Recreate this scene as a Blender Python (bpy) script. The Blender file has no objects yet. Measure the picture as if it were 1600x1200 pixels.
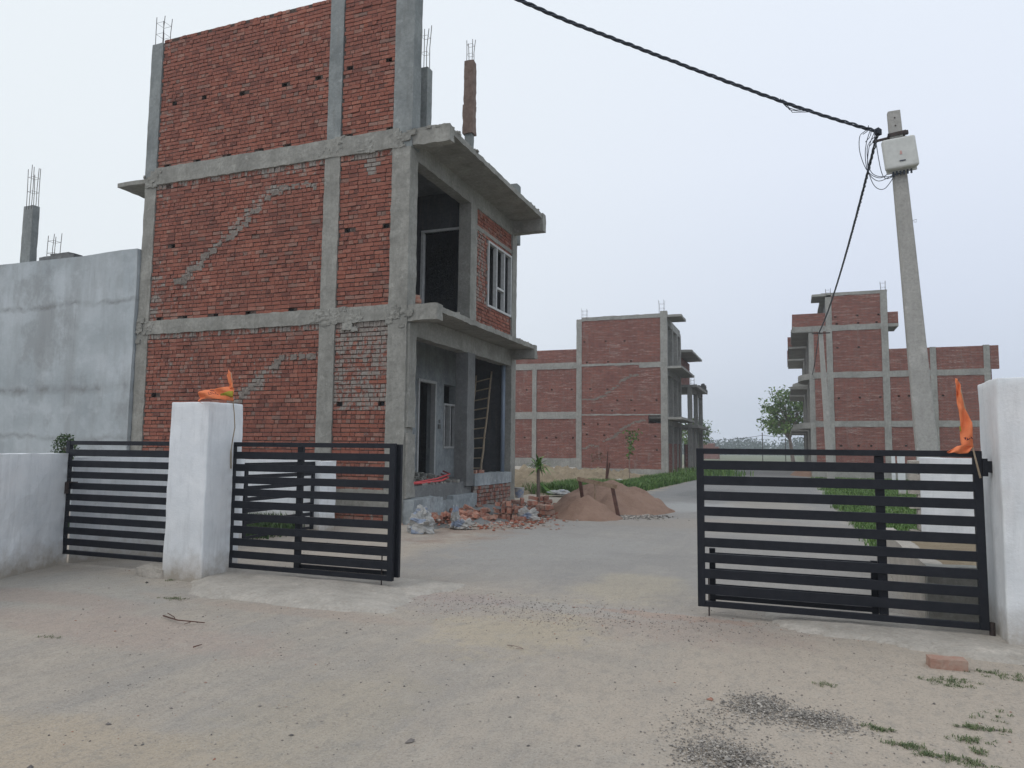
import bpy, math, random
from mathutils import Vector, Matrix, noise
random.seed(7)
R = random.Random(11)
sc = bpy.context.scene
col = sc.collection
H = 1.45
# ---------------------------------------------------------------- camera
TH, PT, RL, FP = 0.364605595, 0.0891942428, -0.0106942506, 1136.81766
fw = Vector((-math.sin(TH)*math.cos(PT), math.cos(TH)*math.cos(PT), math.sin(PT)))
rt = Vector((math.cos(TH), math.sin(TH), 0)); up = rt.cross(fw)
rt, up = rt*math.cos(RL)-up*math.sin(RL), up*math.cos(RL)+rt*math.sin(RL)
cd = bpy.data.cameras.new('camera'); cam = bpy.data.objects.new('camera', cd); col.objects.link(cam)
M = Matrix((rt, up, -fw)).transposed().to_4x4(); M.translation = Vector((0, 0, H)); cam.matrix_world = M
cd.sensor_width = 36; cd.lens = FP/1600*36; cd.clip_start = .05; cd.clip_end = 3000
sc.camera = cam
def at(x, y, Y):
    d = fw+rt*(x-800)/FP-up*(y-600)/FP
    return Vector((0, 0, H))+d*(Y/d.y)

# ---------------------------------------------------------------- helpers
class MB:
    def __init__(s): s.v = []; s.f = []; s.a = []
    def add(s, vs, fs, val=0.):
        n = len(s.v); s.v += [tuple(v) for v in vs]; s.f += [tuple(i+n for i in f) for f in fs]; s.a += [val]*len(fs)
    def box(s, x0, x1, y0, y1, z0, z1, M=None, val=0.):
        vs = [Vector((x, y, z)) for z in (z0, z1) for y in (y0, y1) for x in (x0, x1)]
        if M is not None: vs = [M @ v for v in vs]
        s.add(vs, [(0, 2, 3, 1), (4, 5, 7, 6), (0, 1, 5, 4), (2, 6, 7, 3), (0, 4, 6, 2), (1, 3, 7, 5)], val)
    def rbox(s, x0, x1, y0, y1, z0, z1, st=.14, amp=.008, fq=5., M=None, taper=0):
        nx, ny, nz = [max(1, min(60, int(round(d/st)))) for d in (x1-x0, y1-y0, z1-z0)]
        idx = {}; vs = []; fs = []
        def g(i, j, k):
            if (i, j, k) in idx: return idx[(i, j, k)]
            p = Vector((x0+(x1-x0)*i/nx, y0+(y1-y0)*j/ny, z0+(z1-z0)*k/nz))
            edge = ((i in (0, nx))+(j in (0, ny))+(k in (0, nz)))
            if taper:
                c = Vector(((x0+x1)/2, (y0+y1)/2, p.z)); p = c+(p-c)*(1-taper*k/nz)
            q = M @ p if M is not None else p
            q = q+noise.noise_vector(q*fq)*amp*(1.5 if edge > 1 else 1)+noise.noise_vector(q*fq*3.7)*amp*.5
            idx[(i, j, k)] = len(vs); vs.append(q); return idx[(i, j, k)]
        for i in range(nx):
            for j in range(ny):
                fs.append((g(i, j, 0), g(i, j+1, 0), g(i+1, j+1, 0), g(i+1, j, 0)))
                fs.append((g(i, j, nz), g(i+1, j, nz), g(i+1, j+1, nz), g(i, j+1, nz)))
        for i in range(nx):
            for k in range(nz):
                fs.append((g(i, 0, k), g(i+1, 0, k), g(i+1, 0, k+1), g(i, 0, k+1)))
                fs.append((g(i, ny, k), g(i, ny, k+1), g(i+1, ny, k+1), g(i+1, ny, k)))
        for j in range(ny):
            for k in range(nz):
                fs.append((g(0, j, k), g(0, j, k+1), g(0, j+1, k+1), g(0, j+1, k)))
                fs.append((g(nx, j, k), g(nx, j+1, k), g(nx, j+1, k+1), g(nx, j, k+1)))
        s.add(vs, fs)
    def tube(s, pts, r, n=6, r1=None):
        pts = [Vector(p) for p in pts]; rings = []; base = len(s.v); L = len(pts)
        for i, p in enumerate(pts):
            t = (pts[min(i+1, L-1)]-pts[max(i-1, 0)]).normalized()
            a = Vector((0, 0, 1)) if abs(t.z) < .9 else Vector((1, 0, 0))
            u = t.cross(a).normalized(); w = t.cross(u)
            rr = r if r1 is None else r+(r1-r)*i/(L-1)
            for k in range(n):
                an = 2*math.pi*k/n; s.v.append(tuple(p+(u*math.cos(an)+w*math.sin(an))*rr))
        nf = 0
        for i in range(L-1):
            for k in range(n):
                s.f.append((base+i*n+k, base+i*n+(k+1) % n, base+(i+1)*n+(k+1) % n, base+(i+1)*n+k)); nf += 1
        s.f.append(tuple(base+k for k in range(n))[::-1]); s.f.append(tuple(base+(L-1)*n+k for k in range(n))); s.a += [0.]*(nf+2)
    def build(s, name, mat, parent=None, smooth=False, attr=False, loc=None):
        me = bpy.data.meshes.new(name); o = bpy.data.objects.new(name, me); col.objects.link(o)
        off = Vector((0, 0, 0))
        if parent is not None:
            o.parent = parent; off = parent.location.copy()
            q = parent.parent
            while q is not None: off += q.location; q = q.parent
        elif loc is not None:
            off = Vector(loc); o.location = off
        me.from_pydata([tuple(Vector(v)-off) for v in s.v], [], s.f)
        if attr:
            at_ = me.attributes.new('smear', 'FLOAT', 'FACE'); at_.data.foreach_set('value', s.a)
        me.materials.append(mat)
        if smooth: me.polygons.foreach_set('use_smooth', [True]*len(me.polygons))
        me.update(); return o
def tag(o, label=None, cat=None, group=None, kind=None):
    if label: o['label'] = label
    if cat: o['category'] = cat
    if group: o['group'] = group
    if kind: o['kind'] = kind
    return o
def thing(name, label, cat, loc, group=None):
    o = bpy.data.objects.new(name, None); col.objects.link(o); o.location = loc; o.empty_display_size = .2
    return tag(o, label, cat, group)
def one(mb, name, mat, label, cat, loc, group=None, **k):
    return tag(mb.build(name, mat, None, loc=loc, **k), label, cat, group)
def part(name, mat, parent, *boxes, **k):
    for b in boxes:
        m = MB(); m.rbox(*b, **k); o = m.build(name, mat, parent)
    return o
def sbox(name, mat, parent, *boxes):
    m = MB()
    for b in boxes: m.box(*b)
    return m.build(name, mat, parent)

# ---------------------------------------------------------------- materials
class NT:
    def __init__(s, name, rough=.85, spec=.3):
        s.m = bpy.data.materials.new(name); s.m.use_nodes = True; s.t = s.m.node_tree; s.n = s.t.nodes; s.l = s.t.links
        s.b = s.n['Principled BSDF']; s.b.inputs['Roughness'].default_value = rough; s.b.inputs['Specular IOR Level'].default_value = spec
        s.co = s.n.new('ShaderNodeTexCoord').outputs['Object']
    def val(s, sock, v):
        if hasattr(v, 'links') or hasattr(v, 'is_output'): s.l.new(v, sock)
        else: sock.default_value = v
    def mapv(s, sc_=(1, 1, 1), rot=(0, 0, 0), src=None, loc=(0, 0, 0)):
        m = s.n.new('ShaderNodeMapping'); m.inputs['Scale'].default_value = sc_; m.inputs['Rotation'].default_value = rot; m.inputs['Location'].default_value = loc
        s.l.new(src or s.co, m.inputs['Vector']); return m.outputs[0]
    def noise(s, scale, detail=4, rough=.6, src=None, dist=0):
        n = s.n.new('ShaderNodeTexNoise'); n.inputs['Scale'].default_value = scale; n.inputs['Detail'].default_value = detail
        n.inputs['Roughness'].default_value = rough; n.inputs['Distortion'].default_value = dist
        s.l.new(src or s.co, n.inputs['Vector']); return n.outputs['Fac']
    def ramp(s, fac, stops, interp='LINEAR'):
        r = s.n.new('ShaderNodeValToRGB'); r.color_ramp.interpolation = interp; e = r.color_ramp.elements
        while len(e) < len(stops): e.new(.5)
        for i, (p, c) in enumerate(stops):
            e[i].position = p; e[i].color = (c, c, c, 1) if isinstance(c, (int, float)) else (*c, 1)
        s.l.new(fac, r.inputs[0]); return r.outputs[0]
    def mix(s, fac, a, b, mode='MIX'):
        m = s.n.new('ShaderNodeMix'); m.data_type = 'RGBA'; m.blend_type = mode
        s.val(m.inputs[0], fac)
        for k, v in ((6, a), (7, b)):
            if isinstance(v, tuple): m.inputs[k].default_value = (*v[:3], 1)
            else: s.l.new(v, m.inputs[k])
        return m.outputs[2]
    def math(s, op, a, b=0., c=0.):
        m = s.n.new('ShaderNodeMath'); m.operation = op
        s.val(m.inputs[0], a); s.val(m.inputs[1], b); s.val(m.inputs[2], c); return m.outputs[0]
    def xyz(s):
        n = s.n.new('ShaderNodeSeparateXYZ'); s.l.new(s.co, n.inputs[0]); return n.outputs
    def spot(s, cx, cy, rx, ry, soft=.5, nz=None, amt=.8):
        x, y, z = s.xyz()[:3]
        a = s.math('DIVIDE', s.math('SUBTRACT', x, cx), rx); b = s.math('DIVIDE', s.math('SUBTRACT', y, cy), ry)
        d = s.math('SQRT', s.math('ADD', s.math('MULTIPLY', a, a), s.math('MULTIPLY', b, b)))
        if nz is not None: d = s.math('ADD', d, s.math('MULTIPLY', s.math('SUBTRACT', nz, .5), amt*2))
        r = s.n.new('ShaderNodeMapRange'); r.interpolation_type = 'SMOOTHSTEP'
        s.l.new(d, r.inputs[0]); r.inputs[1].default_value = 1+soft*.5; r.inputs[2].default_value = 1-soft*.5
        r.inputs[3].default_value = 0; r.inputs[4].default_value = 1; return r.outputs[0]
    def bump(s, h, st=.5, dist=.02, prev=None):
        b = s.n.new('ShaderNodeBump'); b.inputs['Strength'].default_value = st; b.inputs['Distance'].default_value = dist
        s.l.new(h, b.inputs['Height'])
        if prev: s.l.new(prev, b.inputs['Normal'])
        return b.outputs[0]
    def out(s, c, nrm=None):
        if isinstance(c, tuple): s.b.inputs['Base Color'].default_value = (*c, 1)
        else: s.l.new(c, s.b.inputs['Base Color'])
        if nrm: s.l.new(nrm, s.b.inputs['Normal'])
        return s.m
def concrete(name, dark, light, stain=(.16, .15, .13), streak=.35, sc_=1.):
    t = NT(name, .9, .25)
    n1 = t.noise(1.7*sc_, 6, .65); n2 = t.noise(16*sc_, 5, .7); n3 = t.noise(1.5, 5, .6, t.mapv((9, 9, .8)))
    c = t.ramp(n1, [(.3, dark), (.7, light)])
    c = t.mix(t.ramp(n3, [(.5, 0.), (.75, streak)]), c, stain)
    c = t.mix(t.ramp(n2, [(.35, .35), (.6, 0.)]), c, tuple(v*.6 for v in dark))
    c = t.mix(t.ramp(t.noise(5, 6, .7), [(.58, 0.), (.7, .4)]), c, tuple(min(1, v*1.35) for v in light))
    pit = t.ramp(t.noise(38, 3, .5), [(.3, 0.), (.42, 1.)])
    nb = t.bump(n2, .5, .02); nb = t.bump(pit, .5, .008, nb)
    return t.out(c, nb)
M_conc = concrete('concrete_warm', (.215, .212, .19), (.365, .36, .325))
M_conc_b = concrete('concrete_blue', (.19, .207, .205), (.315, .335, .325))
M_conc_d = concrete('concrete_dark', (.13, .135, .135), (.22, .225, .22))
M_conc_shade = concrete('concrete_indoor_shade', (.055, .058, .062), (.10, .105, .11))  # concrete darkened so the colour itself carries the shade inside the rooms
M_conc_far = concrete('concrete_far', (.26, .26, .24), (.40, .395, .365), sc_=.6)
M_scar = concrete('scar_mortar', (.17, .145, .125), (.28, .25, .22))
M_pole = concrete('pole_concrete', (.34, .335, .31), (.45, .44, .41), stain=(.26, .25, .23), streak=.3, sc_=1.5)
M_plast_in = concrete('porch_plaster', (.22, .245, .255), (.42, .455, .465), streak=.5, sc_=.7)

def brick_geo():
    t = NT('brick_clay', .92, .2)
    g = t.n.new('ShaderNodeNewGeometry'); ri = g.outputs['Random Per Island']
    c = t.ramp(ri, [(0., (.17, .072, .055)), (.14, (.28, .105, .075)), (.42, (.365, .135, .090)), (.64, (.315, .118, .082)), (.84, (.42, .172, .118)), (.94, (.37, .22, .17)), (1., (.24, .17, .14))])
    c = t.mix(t.ramp(t.noise(.9, 5, .65), [(.35, .5), (.62, 0.)]), c, (.16, .075, .06))
    c = t.mix(t.ramp(t.noise(2.4, 5, .8, t.mapv((1, 1, 2.2))), [(.6, 0.), (.72, .4)]), c, (.40, .27, .22))
    c = t.mix(t.ramp(t.noise(45, 4, .7), [(.35, .45), (.65, 0.)]), c, (.14, .05, .04))
    at_ = t.n.new('ShaderNodeAttribute'); at_.attribute_name = 'smear'
    sm = t.math('ADD', at_.outputs['Fac'], t.math('MULTIPLY', t.math('SUBTRACT', t.noise(6, 6, .75), .5), 1.9))
    sm2 = t.math('ADD', sm, t.math('MULTIPLY', t.math('SUBTRACT', t.noise(2.5, 3, .6, t.mapv((4, 4, .6))), .5), .8))
    c = t.mix(t.ramp(sm2, [(.42, 0.), (.62, .88)]), c, t.ramp(t.noise(20, 3), [(.3, (.20, .19, .165)), (.7, (.33, .32, .29))]))
    fl = t.ramp(t.noise(11, 5, .8, t.mapv((1, 1, 2.4))), [(.58, 0.), (.70, .6)])
    c = t.mix(fl, c, (.45, .35, .30))
    nb = t.bump(t.noise(60, 4, .7), .7, .012)
    return t.out(c, nb)
M_brick = brick_geo()
def mortar():
    t = NT('brick_mortar', .95, .1)
    return t.out(t.ramp(t.noise(9, 5, .7), [(.3, (.05, .034, .028)), (.55, (.095, .07, .06)), (.75, (.24, .21, .185))]), t.bump(t.noise(40), .6, .02))
M_mortar = mortar()
def brick_tex(name, rotx=True, along='x'):
    t = NT(name, .92, .15)
    # wall coordinates: u along the wall, v = height
    x, y, z = t.xyz()[:3]
    cb = t.n.new('ShaderNodeCombineXYZ'); t.l.new(x if along == 'x' else y, cb.inputs[0])
    zz = t.math('ADD', z, t.math('MULTIPLY', t.math('SUBTRACT', t.noise(.8, 3), .5), .06)); t.l.new(zz, cb.inputs[1])
    b = t.n.new('ShaderNodeTexBrick'); t.l.new(cb.outputs[0], b.inputs['Vector'])
    b.inputs['Scale'].default_value = 1; b.inputs['Brick Width'].default_value = .24; b.inputs['Row Height'].default_value = .085
    b.inputs['Mortar Size'].default_value = .012; b.inputs['Mortar Smooth'].default_value = .2; b.inputs['Bias'].default_value = -.1
    b.squash = .5; b.squash_frequency = 2
    b.inputs['Color1'].default_value = (.29, .095, .070, 1); b.inputs['Color2'].default_value = (.18, .062, .050, 1); b.inputs['Mortar'].default_value = (.22, .16, .135, 1)
    c = b.outputs['Color']
    c = t.mix(t.ramp(t.noise(.7, 5, .65), [(.35, .45), (.65, 0.)]), c, (.15, .068, .06))
    # pale mortar squeezed out along single courses
    st = t.noise(1.1, 5, .75, t.mapv((.9, .9, 9)))
    st = t.math('MULTIPLY', t.ramp(st, [(.52, 0.), (.60, 1.)]), t.ramp(t.noise(.45, 3), [(.38, .4), (.62, 1.)]))
    st = t.math('MULTIPLY', st, t.ramp(t.noise(14, 3, .8, t.mapv((.5, .5, 2))), [(.42, 0.), (.58, .62)]))
    c = t.mix(st, c, (.56, .47, .42))
    c = t.mix(t.ramp(t.noise(1.2, 6, .8, t.mapv((1.6, 1.6, .45))), [(.56, 0.), (.68, .55)]), c, (.25, .22, .20))
    nb = t.bump(b.outputs['Fac'], .6, -.012); nb = t.bump(t.noise(30), .4, .02, nb)
    return t.out(c, nb)
M_bfar = brick_tex('brick_far'); M_bfar_y = brick_tex('brick_far_side', along='y')

def plaster_wall():
    t = NT('grey_plaster', .85, .25)
    x, y, z = t.xyz()[:3]
    c = t.ramp(t.noise(.55, 6, .62), [(.3, (.31, .345, .36)), (.5, (.40, .44, .455)), (.72, (.50, .54, .56))])
    c = t.mix(t.ramp(t.noise(.9, 4, .6, t.mapv((2.2, 2.2, .35))), [(.48, 0.), (.66, .5)]), c, (.27, .285, .285))
    c = t.mix(t.ramp(t.noise(1.6, 5, .65), [(.52, 0.), (.66, .5)]), c, (.50, .54, .56))
    c = t.mix(t.ramp(t.noise(.8, 6, .7, t.mapv((1, 1, .8), loc=(5, 2, 8))), [(.52, 0.), (.62, .55)]), c, (.25, .262, .262))
    nz = t.noise(.9, 5, .7)
    for zc, w, f in ((4.74, .03, .75), (2.76, .05, .75), (1.6, .03, .5)):
        d = t.math('ABSOLUTE', t.math('SUBTRACT', t.math('ADD', z, t.math('MULTIPLY', t.math('SUBTRACT', nz, .5), .55)), zc))
        l = t.ramp(t.math('DIVIDE', d, w*3), [(0., f), (1., 0.)])
        c = t.mix(t.math('MULTIPLY', l, t.ramp(t.noise(2.2, 3), [(.38, .15), (.6, 1.)])), c, (.18, .185, .18))
    # thin trowelled scratches
    c = t.mix(t.ramp(t.noise(2, 4, .7, t.mapv((9, 9, .4), (0, .25, 0))), [(.62, 0.), (.7, .35)]), c, (.22, .23, .23))
    nb = t.bump(t.noise(2.5, 6, .7), .3, .05); nb = t.bump(t.noise(60, 3), .3, .006, nb)
    return t.out(c, nb)
M_plaster = plaster_wall()
def whitewash():
    t = NT('whitewash', .8, .3)
    x, y, z = t.xyz()[:3]
    c = t.ramp(t.noise(3.2, 6, .65), [(.3, (.64, .67, .69)), (.7, (.78, .80, .81))])
    c = t.mix(t.ramp(t.noise(2.2, 5, .7, t.mapv((5, 5, .7))), [(.5, 0.), (.72, .5)]), c, (.50, .52, .53))
    c = t.mix(t.ramp(t.noise(1.1, 4), [(.52, 0.), (.72, .35)]), c, (.66, .61, .58))
    low = t.math('ADD', z, t.math('MULTIPLY', t.math('SUBTRACT', t.noise(6, 6, .75), .5), .5))
    c = t.mix(t.ramp(low, [(.02, .95), (.16, .45), (.34, 0.)]), c, (.36, .32, .265))
    ch = t.ramp(t.noise(9, 6, .8), [(.69, 0.), (.71, 1.)])
    c = t.mix(t.math('MULTIPLY', ch, .7), c, (.36, .35, .33))
    nb = t.bump(t.noise(5, 6, .7), .35, .03); nb = t.bump(t.noise(70, 3), .35, .005, nb)
    return t.out(c, nb)
M_white = whitewash()
def paint():
    t = NT('gate_paint', .5, .3)
    c = t.ramp(t.noise(7, 5, .7), [(.35, (.006, .008, .013)), (.7, (.012, .014, .020))])
    c = t.mix(t.ramp(t.noise(30, 5, .8), [(.62, 0.), (.74, .35)]), c, (.06, .052, .045))
    t.l.new(t.ramp(t.noise(12, 4), [(.3, .42), (.7, .65)]), t.b.inputs['Roughness'])
    return t.out(c, t.bump(t.noise(50), .12, .004))
M_gate = paint()
def simple(name, a, b, scale=6, rough=.8, bs=.4, spec=.3, metal=0):
    t = NT(name, rough, spec); t.b.inputs['Metallic'].default_value = metal
    return t.out(t.ramp(t.noise(scale, 5, .7), [(.32, a), (.68, b)]), t.bump(t.noise(scale*6, 4), bs, .01))
M_wood = simple('weathered_wood', (.20, .13, .085), (.36, .27, .19), 9)
M_wood_d = simple('dark_wood', (.055, .028, .022), (.13, .065, .05), 9)
M_bamboo = simple('bamboo', (.30, .235, .16), (.44, .36, .26), 12, .6)
M_iron = simple('rusty_steel', (.03, .026, .026), (.075, .055, .05), 20, .7)
M_bark = simple('bark', (.16, .12, .10), (.28, .22, .19), 5)
M_jute = simple('jute_sacking', (.15, .105, .085), (.25, .185, .155), 10, .95, .9)
M_pipe = simple('grey_pipe', (.17, .21, .27), (.23, .28, .34), 4, .4, .05)
M_frame = simple('window_frame_paint', (.42, .43, .42), (.56, .57, .56), 10, .6)
M_box = simple('box_plastic', (.50, .51, .48), (.60, .61, .575), 8, .5, .1)
M_cable = simple('black_cable', (.035, .042, .058), (.055, .065, .085), 30, .5, .1)
M_hose = simple('red_hose', (.55, .06, .07), (.68, .10, .10), 10, .45, .1)
M_stone = simple('grey_stone', (.16, .155, .15), (.34, .33, .31), 14)
M_dead = simple('dead_leaf', (.12, .08, .06), (.24, .17, .12), 10)
M_red = simple('red_mark', (.50, .30, .27), (.56, .36, .33), 9)
def sand(name, a, b, c_):
    t = NT(name, .95, .1)
    c = t.ramp(t.noise(1.6, 6, .7), [(.3, a), (.7, b)])
    c = t.mix(t.ramp(t.noise(30, 6, .8), [(.5, 0.), (.7, .55)]), c, c_)
    return t.out(c, t.bump(t.noise(22, 6, .8), .8, .05))
M_sand = sand('red_sand', (.27, .175, .13), (.37, .25, .19), (.20, .13, .10))
M_ysand = sand('yellow_soil', (.24, .19, .13), (.38, .315, .22), (.15, .11, .075))
def leaf(name, a, b, c_):
    t = NT(name, .6, .3)
    g = t.n.new('ShaderNodeNewGeometry')
    return t.out(t.ramp(g.outputs['Random Per Island'], [(0., a), (.55, b), (1., c_)]))
M_grass = leaf('grass_blade', (.05, .11, .025), (.09, .18, .035), (.15, .23, .06))
M_tuft = leaf('dusty_tuft', (.06, .10, .04), (.11, .16, .065), (.22, .22, .12))
M_leaf = leaf('tree_leaf', (.06, .115, .03), (.12, .20, .05), (.20, .29, .09))
M_leaf2 = leaf('bush_leaf', (.018, .045, .014), (.04, .085, .022), (.08, .13, .04))
M_woods_hazed = leaf('woods_leaf_hazed', (.045, .07, .06), (.06, .09, .075), (.09, .12, .10))  # blue-grey of distant haze painted into the leaf colour
M_palm = leaf('palm_leaf', (.06, .14, .03), (.12, .24, .045), (.22, .36, .09))
def cloth(name, base, marks=True):
    t = NT(name, .7, .2)
    c = t.ramp(t.noise(5, 4), [(.3, tuple(v*.88 for v in base)), (.7, base)])
    t.b.inputs['Subsurface Weight'].default_value = 0
    return t.out(c, t.bump(t.noise(90, 2), .3, .004))
M_flag = cloth('orange_cloth', (.80, .235, .10))
M_flagg = cloth('olive_print', (.30, .26, .03)); M_ink = cloth('dark_print', (.05, .012, .04))
def sack():
    t = NT('woven_sack', .6, .35)
    c = t.ramp(t.noise(5, 3), [(.3, (.28, .28, .27)), (.7, (.47, .47, .45))])
    c = t.mix(t.ramp(t.noise(4.5, 2, .4, t.mapv((1, 1, 1.8), loc=(3, 1, 2))), [(.54, 0.), (.6, .6)]), c, (.13, .20, .34))
    c = t.mix(t.ramp(t.noise(9, 5, .7), [(.55, 0.), (.7, .6)]), c, (.28, .23, .18))
    return t.out(c, t.bump(t.noise(14, 4), .8, .03))
M_sack = sack()

# ---------------------------------------------------------------- ground
def ground_mat():
    t = NT('dusty_ground', .95, .15)
    big = t.noise(.35, 5, .6); mid = t.noise(1.6, 6, .68); fine = t.noise(55, 4, .75)
    c = t.ramp(big, [(.32, (.40, .355, .30)), (.5, (.45, .395, .33)), (.68, (.485, .415, .34))])
    c = t.mix(t.ramp(mid, [(.4, .5), (.62, 0.)]), c, (.36, .32, .275))
    # wheel-polished greyer lanes leading to the gateway
    tr = t.noise(1.2, 4, .6, t.mapv((2.2, .25, 1), (0, 0, math.radians(-28))))
    c = t.mix(t.ramp(tr, [(.46, 0.), (.66, .65)]), c, (.34, .315, .285))
    tr2 = t.noise(3, 3, .6, t.mapv((5, .35, 1), (0, 0, math.radians(-24))))
    c = t.mix(t.ramp(tr2, [(.52, 0.), (.7, .35)]), c, (.46, .42, .36))
    nz = t.noise(1.1, 6, .7); nz2 = t.noise(4.5, 5, .7)
    for cx, cy, rx, ry, cc, f in ((-2.1, 5.85, .65, .85, (.50, .42, .30), .6), (-1.6, 7.9, .6, .9, (.50, .43, .32), .55), (-2.4, 3.4, .5, .8, (.42, .36, .27), .35),
                                 (-1.3, 6.55, 1.9, .22, (.40, .375, .345), .7), (-.95, 6.62, .7, .10, (.42, .26, .19), .7), (-3.1, 6.55, .7, .2, (.40, .30, .26), .5),
                                 (-2.9, 6.3, .9, .4, (.38, .34, .32), .5), (.7, 4.7, 1.9, 2.2, (.50, .425, .345), .65), (-7.2, 5.2, 1.6, 1., (.36, .35, .32), .6), (-.75, 6.2, .9, .45, (.42, .34, .29), .6),
                                 (-5, 4.4, 1.6, .4, (.42, .33, .28), .55), (-6.8, 5.0, 1.2, .25, (.40, .31, .26), .5), (-4.2, 5.5, 1.4, .15, (.42, .34, .28), .6), (-3.4, 2.6, 1.2, .4, (.47, .38, .27), .5), (-4.9, 15, 1.6, 4.2, (.30, .22, .175), .85), (-9, 34, 5, 14, (.40, .33, .225), .8), (-5.2, 47, 1.8, 5, (.30, .19, .14), .8)):
        c = t.mix(t.math('MULTIPLY', t.spot(cx, cy, rx, ry, .7, nz2 if rx < 1 else nz, 1.3), f), c, cc)
    # asphalt lane beyond the gates
    x, y = t.xyz()[:2]
    rc = t.ramp(t.noise(.45, 6, .65), [(.3, (.27, .26, .248)), (.5, (.325, .31, .29)), (.7, (.385, .36, .325))])
    rc = t.mix(t.ramp(t.noise(1.4, 5, .65, t.mapv((2.5, .4, 1))), [(.45, 0.), (.65, .6)]), rc, (.29, .28, .268))
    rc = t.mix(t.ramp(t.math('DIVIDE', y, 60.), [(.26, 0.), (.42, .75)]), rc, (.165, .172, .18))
    for cx, cy, rx, ry, cc, f in ((-1.6, 7.9, .5, .9, (.46, .40, .30), .6), (-2.4, 19.5, 1.5, 1.6, (.42, .42, .41), .8), (-1.2, 15., 2.6, 1.2, (.34, .30, .26), .6), (-3.6, 10.5, 1.6, 1.6, (.36, .35, .33), .6),
                                 (-.6, 21, 1.0, 3., (.38, .34, .28), .5), (-2.6, 26, 1., 3, (.12, .125, .13), .6), (0, 36, 1, 2, (.40, .37, .3), .6)):
        rc = t.mix(t.math('MULTIPLY', t.spot(cx, cy, rx, ry, .7, nz, .9), f), rc, cc)
    e1 = t.math('ADD', x, t.math('MULTIPLY', t.math('SUBTRACT', nz, .5), 2.2))
    mk = t.ramp(t.math('DIVIDE', t.math('ABSOLUTE', t.math('ADD', e1, 1.75)), 4.), [(.66, 1.), (.80, 0.)])
    my = t.ramp(t.math('DIVIDE', t.math('ADD', y, t.math('MULTIPLY', t.math('SUBTRACT', nz2, .5), 1.4)), 20.), [(.33, 0.), (.41, 1.)])
    c = t.mix(t.math('MULTIPLY', mk, my), c, rc)
    c = t.mix(t.ramp(t.math('DIVIDE', y, 200.), [(.34, 0.), (.40, .9)]), c, (.13, .155, .085))
    gm = t.ramp(t.math('SUBTRACT', t.math('ADD', x, t.math('MULTIPLY', nz, 1.)), 1.7), [(.0, 0.), (.3, .8)])
    c = t.mix(t.math('MULTIPLY', gm, t.ramp(t.math('DIVIDE', y, 20.), [(.5, 0.), (.55, 1.)])), c, (.10, .125, .05))
    c = t.mix(t.ramp(fine, [(.34, .55), (.5, 0.)]), c, (.23, .215, .19))
    c = t.mix(t.ramp(t.noise(8, 6, .8, t.mapv((1.6, .8, 1), (0, 0, -.5))), [(.38, .35), (.5, 0.), (.62, 0.), (.72, .3)]), c, (.25, .24, .22))
    c = t.mix(t.ramp(t.noise(3.2, 6, .75), [(.56, 0.), (.68, .35)]), c, (.46, .42, .36))
    c = t.mix(t.ramp(t.noise(110, 3, .6), [(.56, 0.), (.68, .5)]), c, (.52, .49, .44))
    c = t.mix(t.ramp(t.noise(24, 6, .85), [(.66, 0.), (.72, .65)]), c, (.17, .16, .15))
    nb = t.bump(t.noise(2.2, 6, .7), .45, .08); nb = t.bump(t.noise(12, 6, .8, t.mapv((1.5, .7, 1), (0, 0, -.5))), .5, .025, nb); nb = t.bump(fine, .7, .012, nb)
    return t.out(c, nb)
M_ground = ground_mat()
def hgt(x, y):
    h = .018*noise.noise(Vector((x*.5, y*.5, 0)))+.007*noise.noise(Vector((x*2.3, y*2.3, 3)))
    return h if y < 12 and abs(x) < 14 else h*.3
def sheet(name, xs, ys, zf, mat, wob=0):
    m = MB(); vs = []
    for j, y in enumerate(ys):
        for i, x in enumerate(xs):
            xx = x+(wob*noise.noise(Vector((y*.6, i*7.3, 5))) if wob and i in (0, len(xs)-1) else 0)
            vs.append((xx, y, zf(x, y)))
    n = len(xs)
    m.add(vs, [(j*n+i, j*n+i+1, (j+1)*n+i+1, (j+1)*n+i) for j in range(len(ys)-1) for i in range(n-1)])
    o = m.build(name, mat, smooth=True); o['kind'] = 'structure'; return o
def fr(a, b, n): return [a+(b-a)*i/n for i in range(n+1)]
GX = fr(-14, 6, 130); GY = fr(0, 14, 100)
sheet('ground', [-240, -180, -100, -40, -20]+GX+[12, 30, 100, 240], [-38, -20, -10]+GY+[16, 20, 26, 34, 50, 80, 140, 300, 440],
      lambda x, y: hgt(x, y) if -14 <= x <= 6 and 0 <= y <= 14 else 0., M_ground)
RX = [x for x in GX if -4.8 < x < 1.2]; RY = [y for y in GY if y > 6.95]
def road_z(x, y):
    d = min(x-RX[0], RX[-1]-x, y-RY[0])
    return (hgt(x, y) if y <= 14 else 0)+(.004 if d > .16 else -.004)
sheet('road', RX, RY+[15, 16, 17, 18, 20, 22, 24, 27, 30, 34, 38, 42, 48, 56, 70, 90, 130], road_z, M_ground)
M_apron = concrete('apron_concrete', (.36, .335, .295), (.52, .48, .425), stain=(.36, .31, .255), streak=.6, sc_=2.2)
def apron(name, poly_x, poly_y, hmax, edge):
    def zf(x, y):
        d = edge(x, y); return hgt(x, y)+(.012 if d > 0 else -.03)+hmax*max(0, min(1, d/.22))+.006*noise.noise(Vector((x*6, y*6, 0)))
    return sheet(name, poly_x, poly_y, zf, M_apron)
apron('concrete_apron', fr(-6.9, -3.2, 60), fr(5.3, 7.3, 34), .05,
      lambda x, y: min(x+6.75, (-3.35-x)*.25, 7.2-y, (y-5.62)*1.-.12*(x+6)*.3, (y-5.65)+(x+5.55)*1.2 if x < -5.5 else 9)+.08*noise.noise(Vector((x*1.5, y*1.5, 9))))
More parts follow.
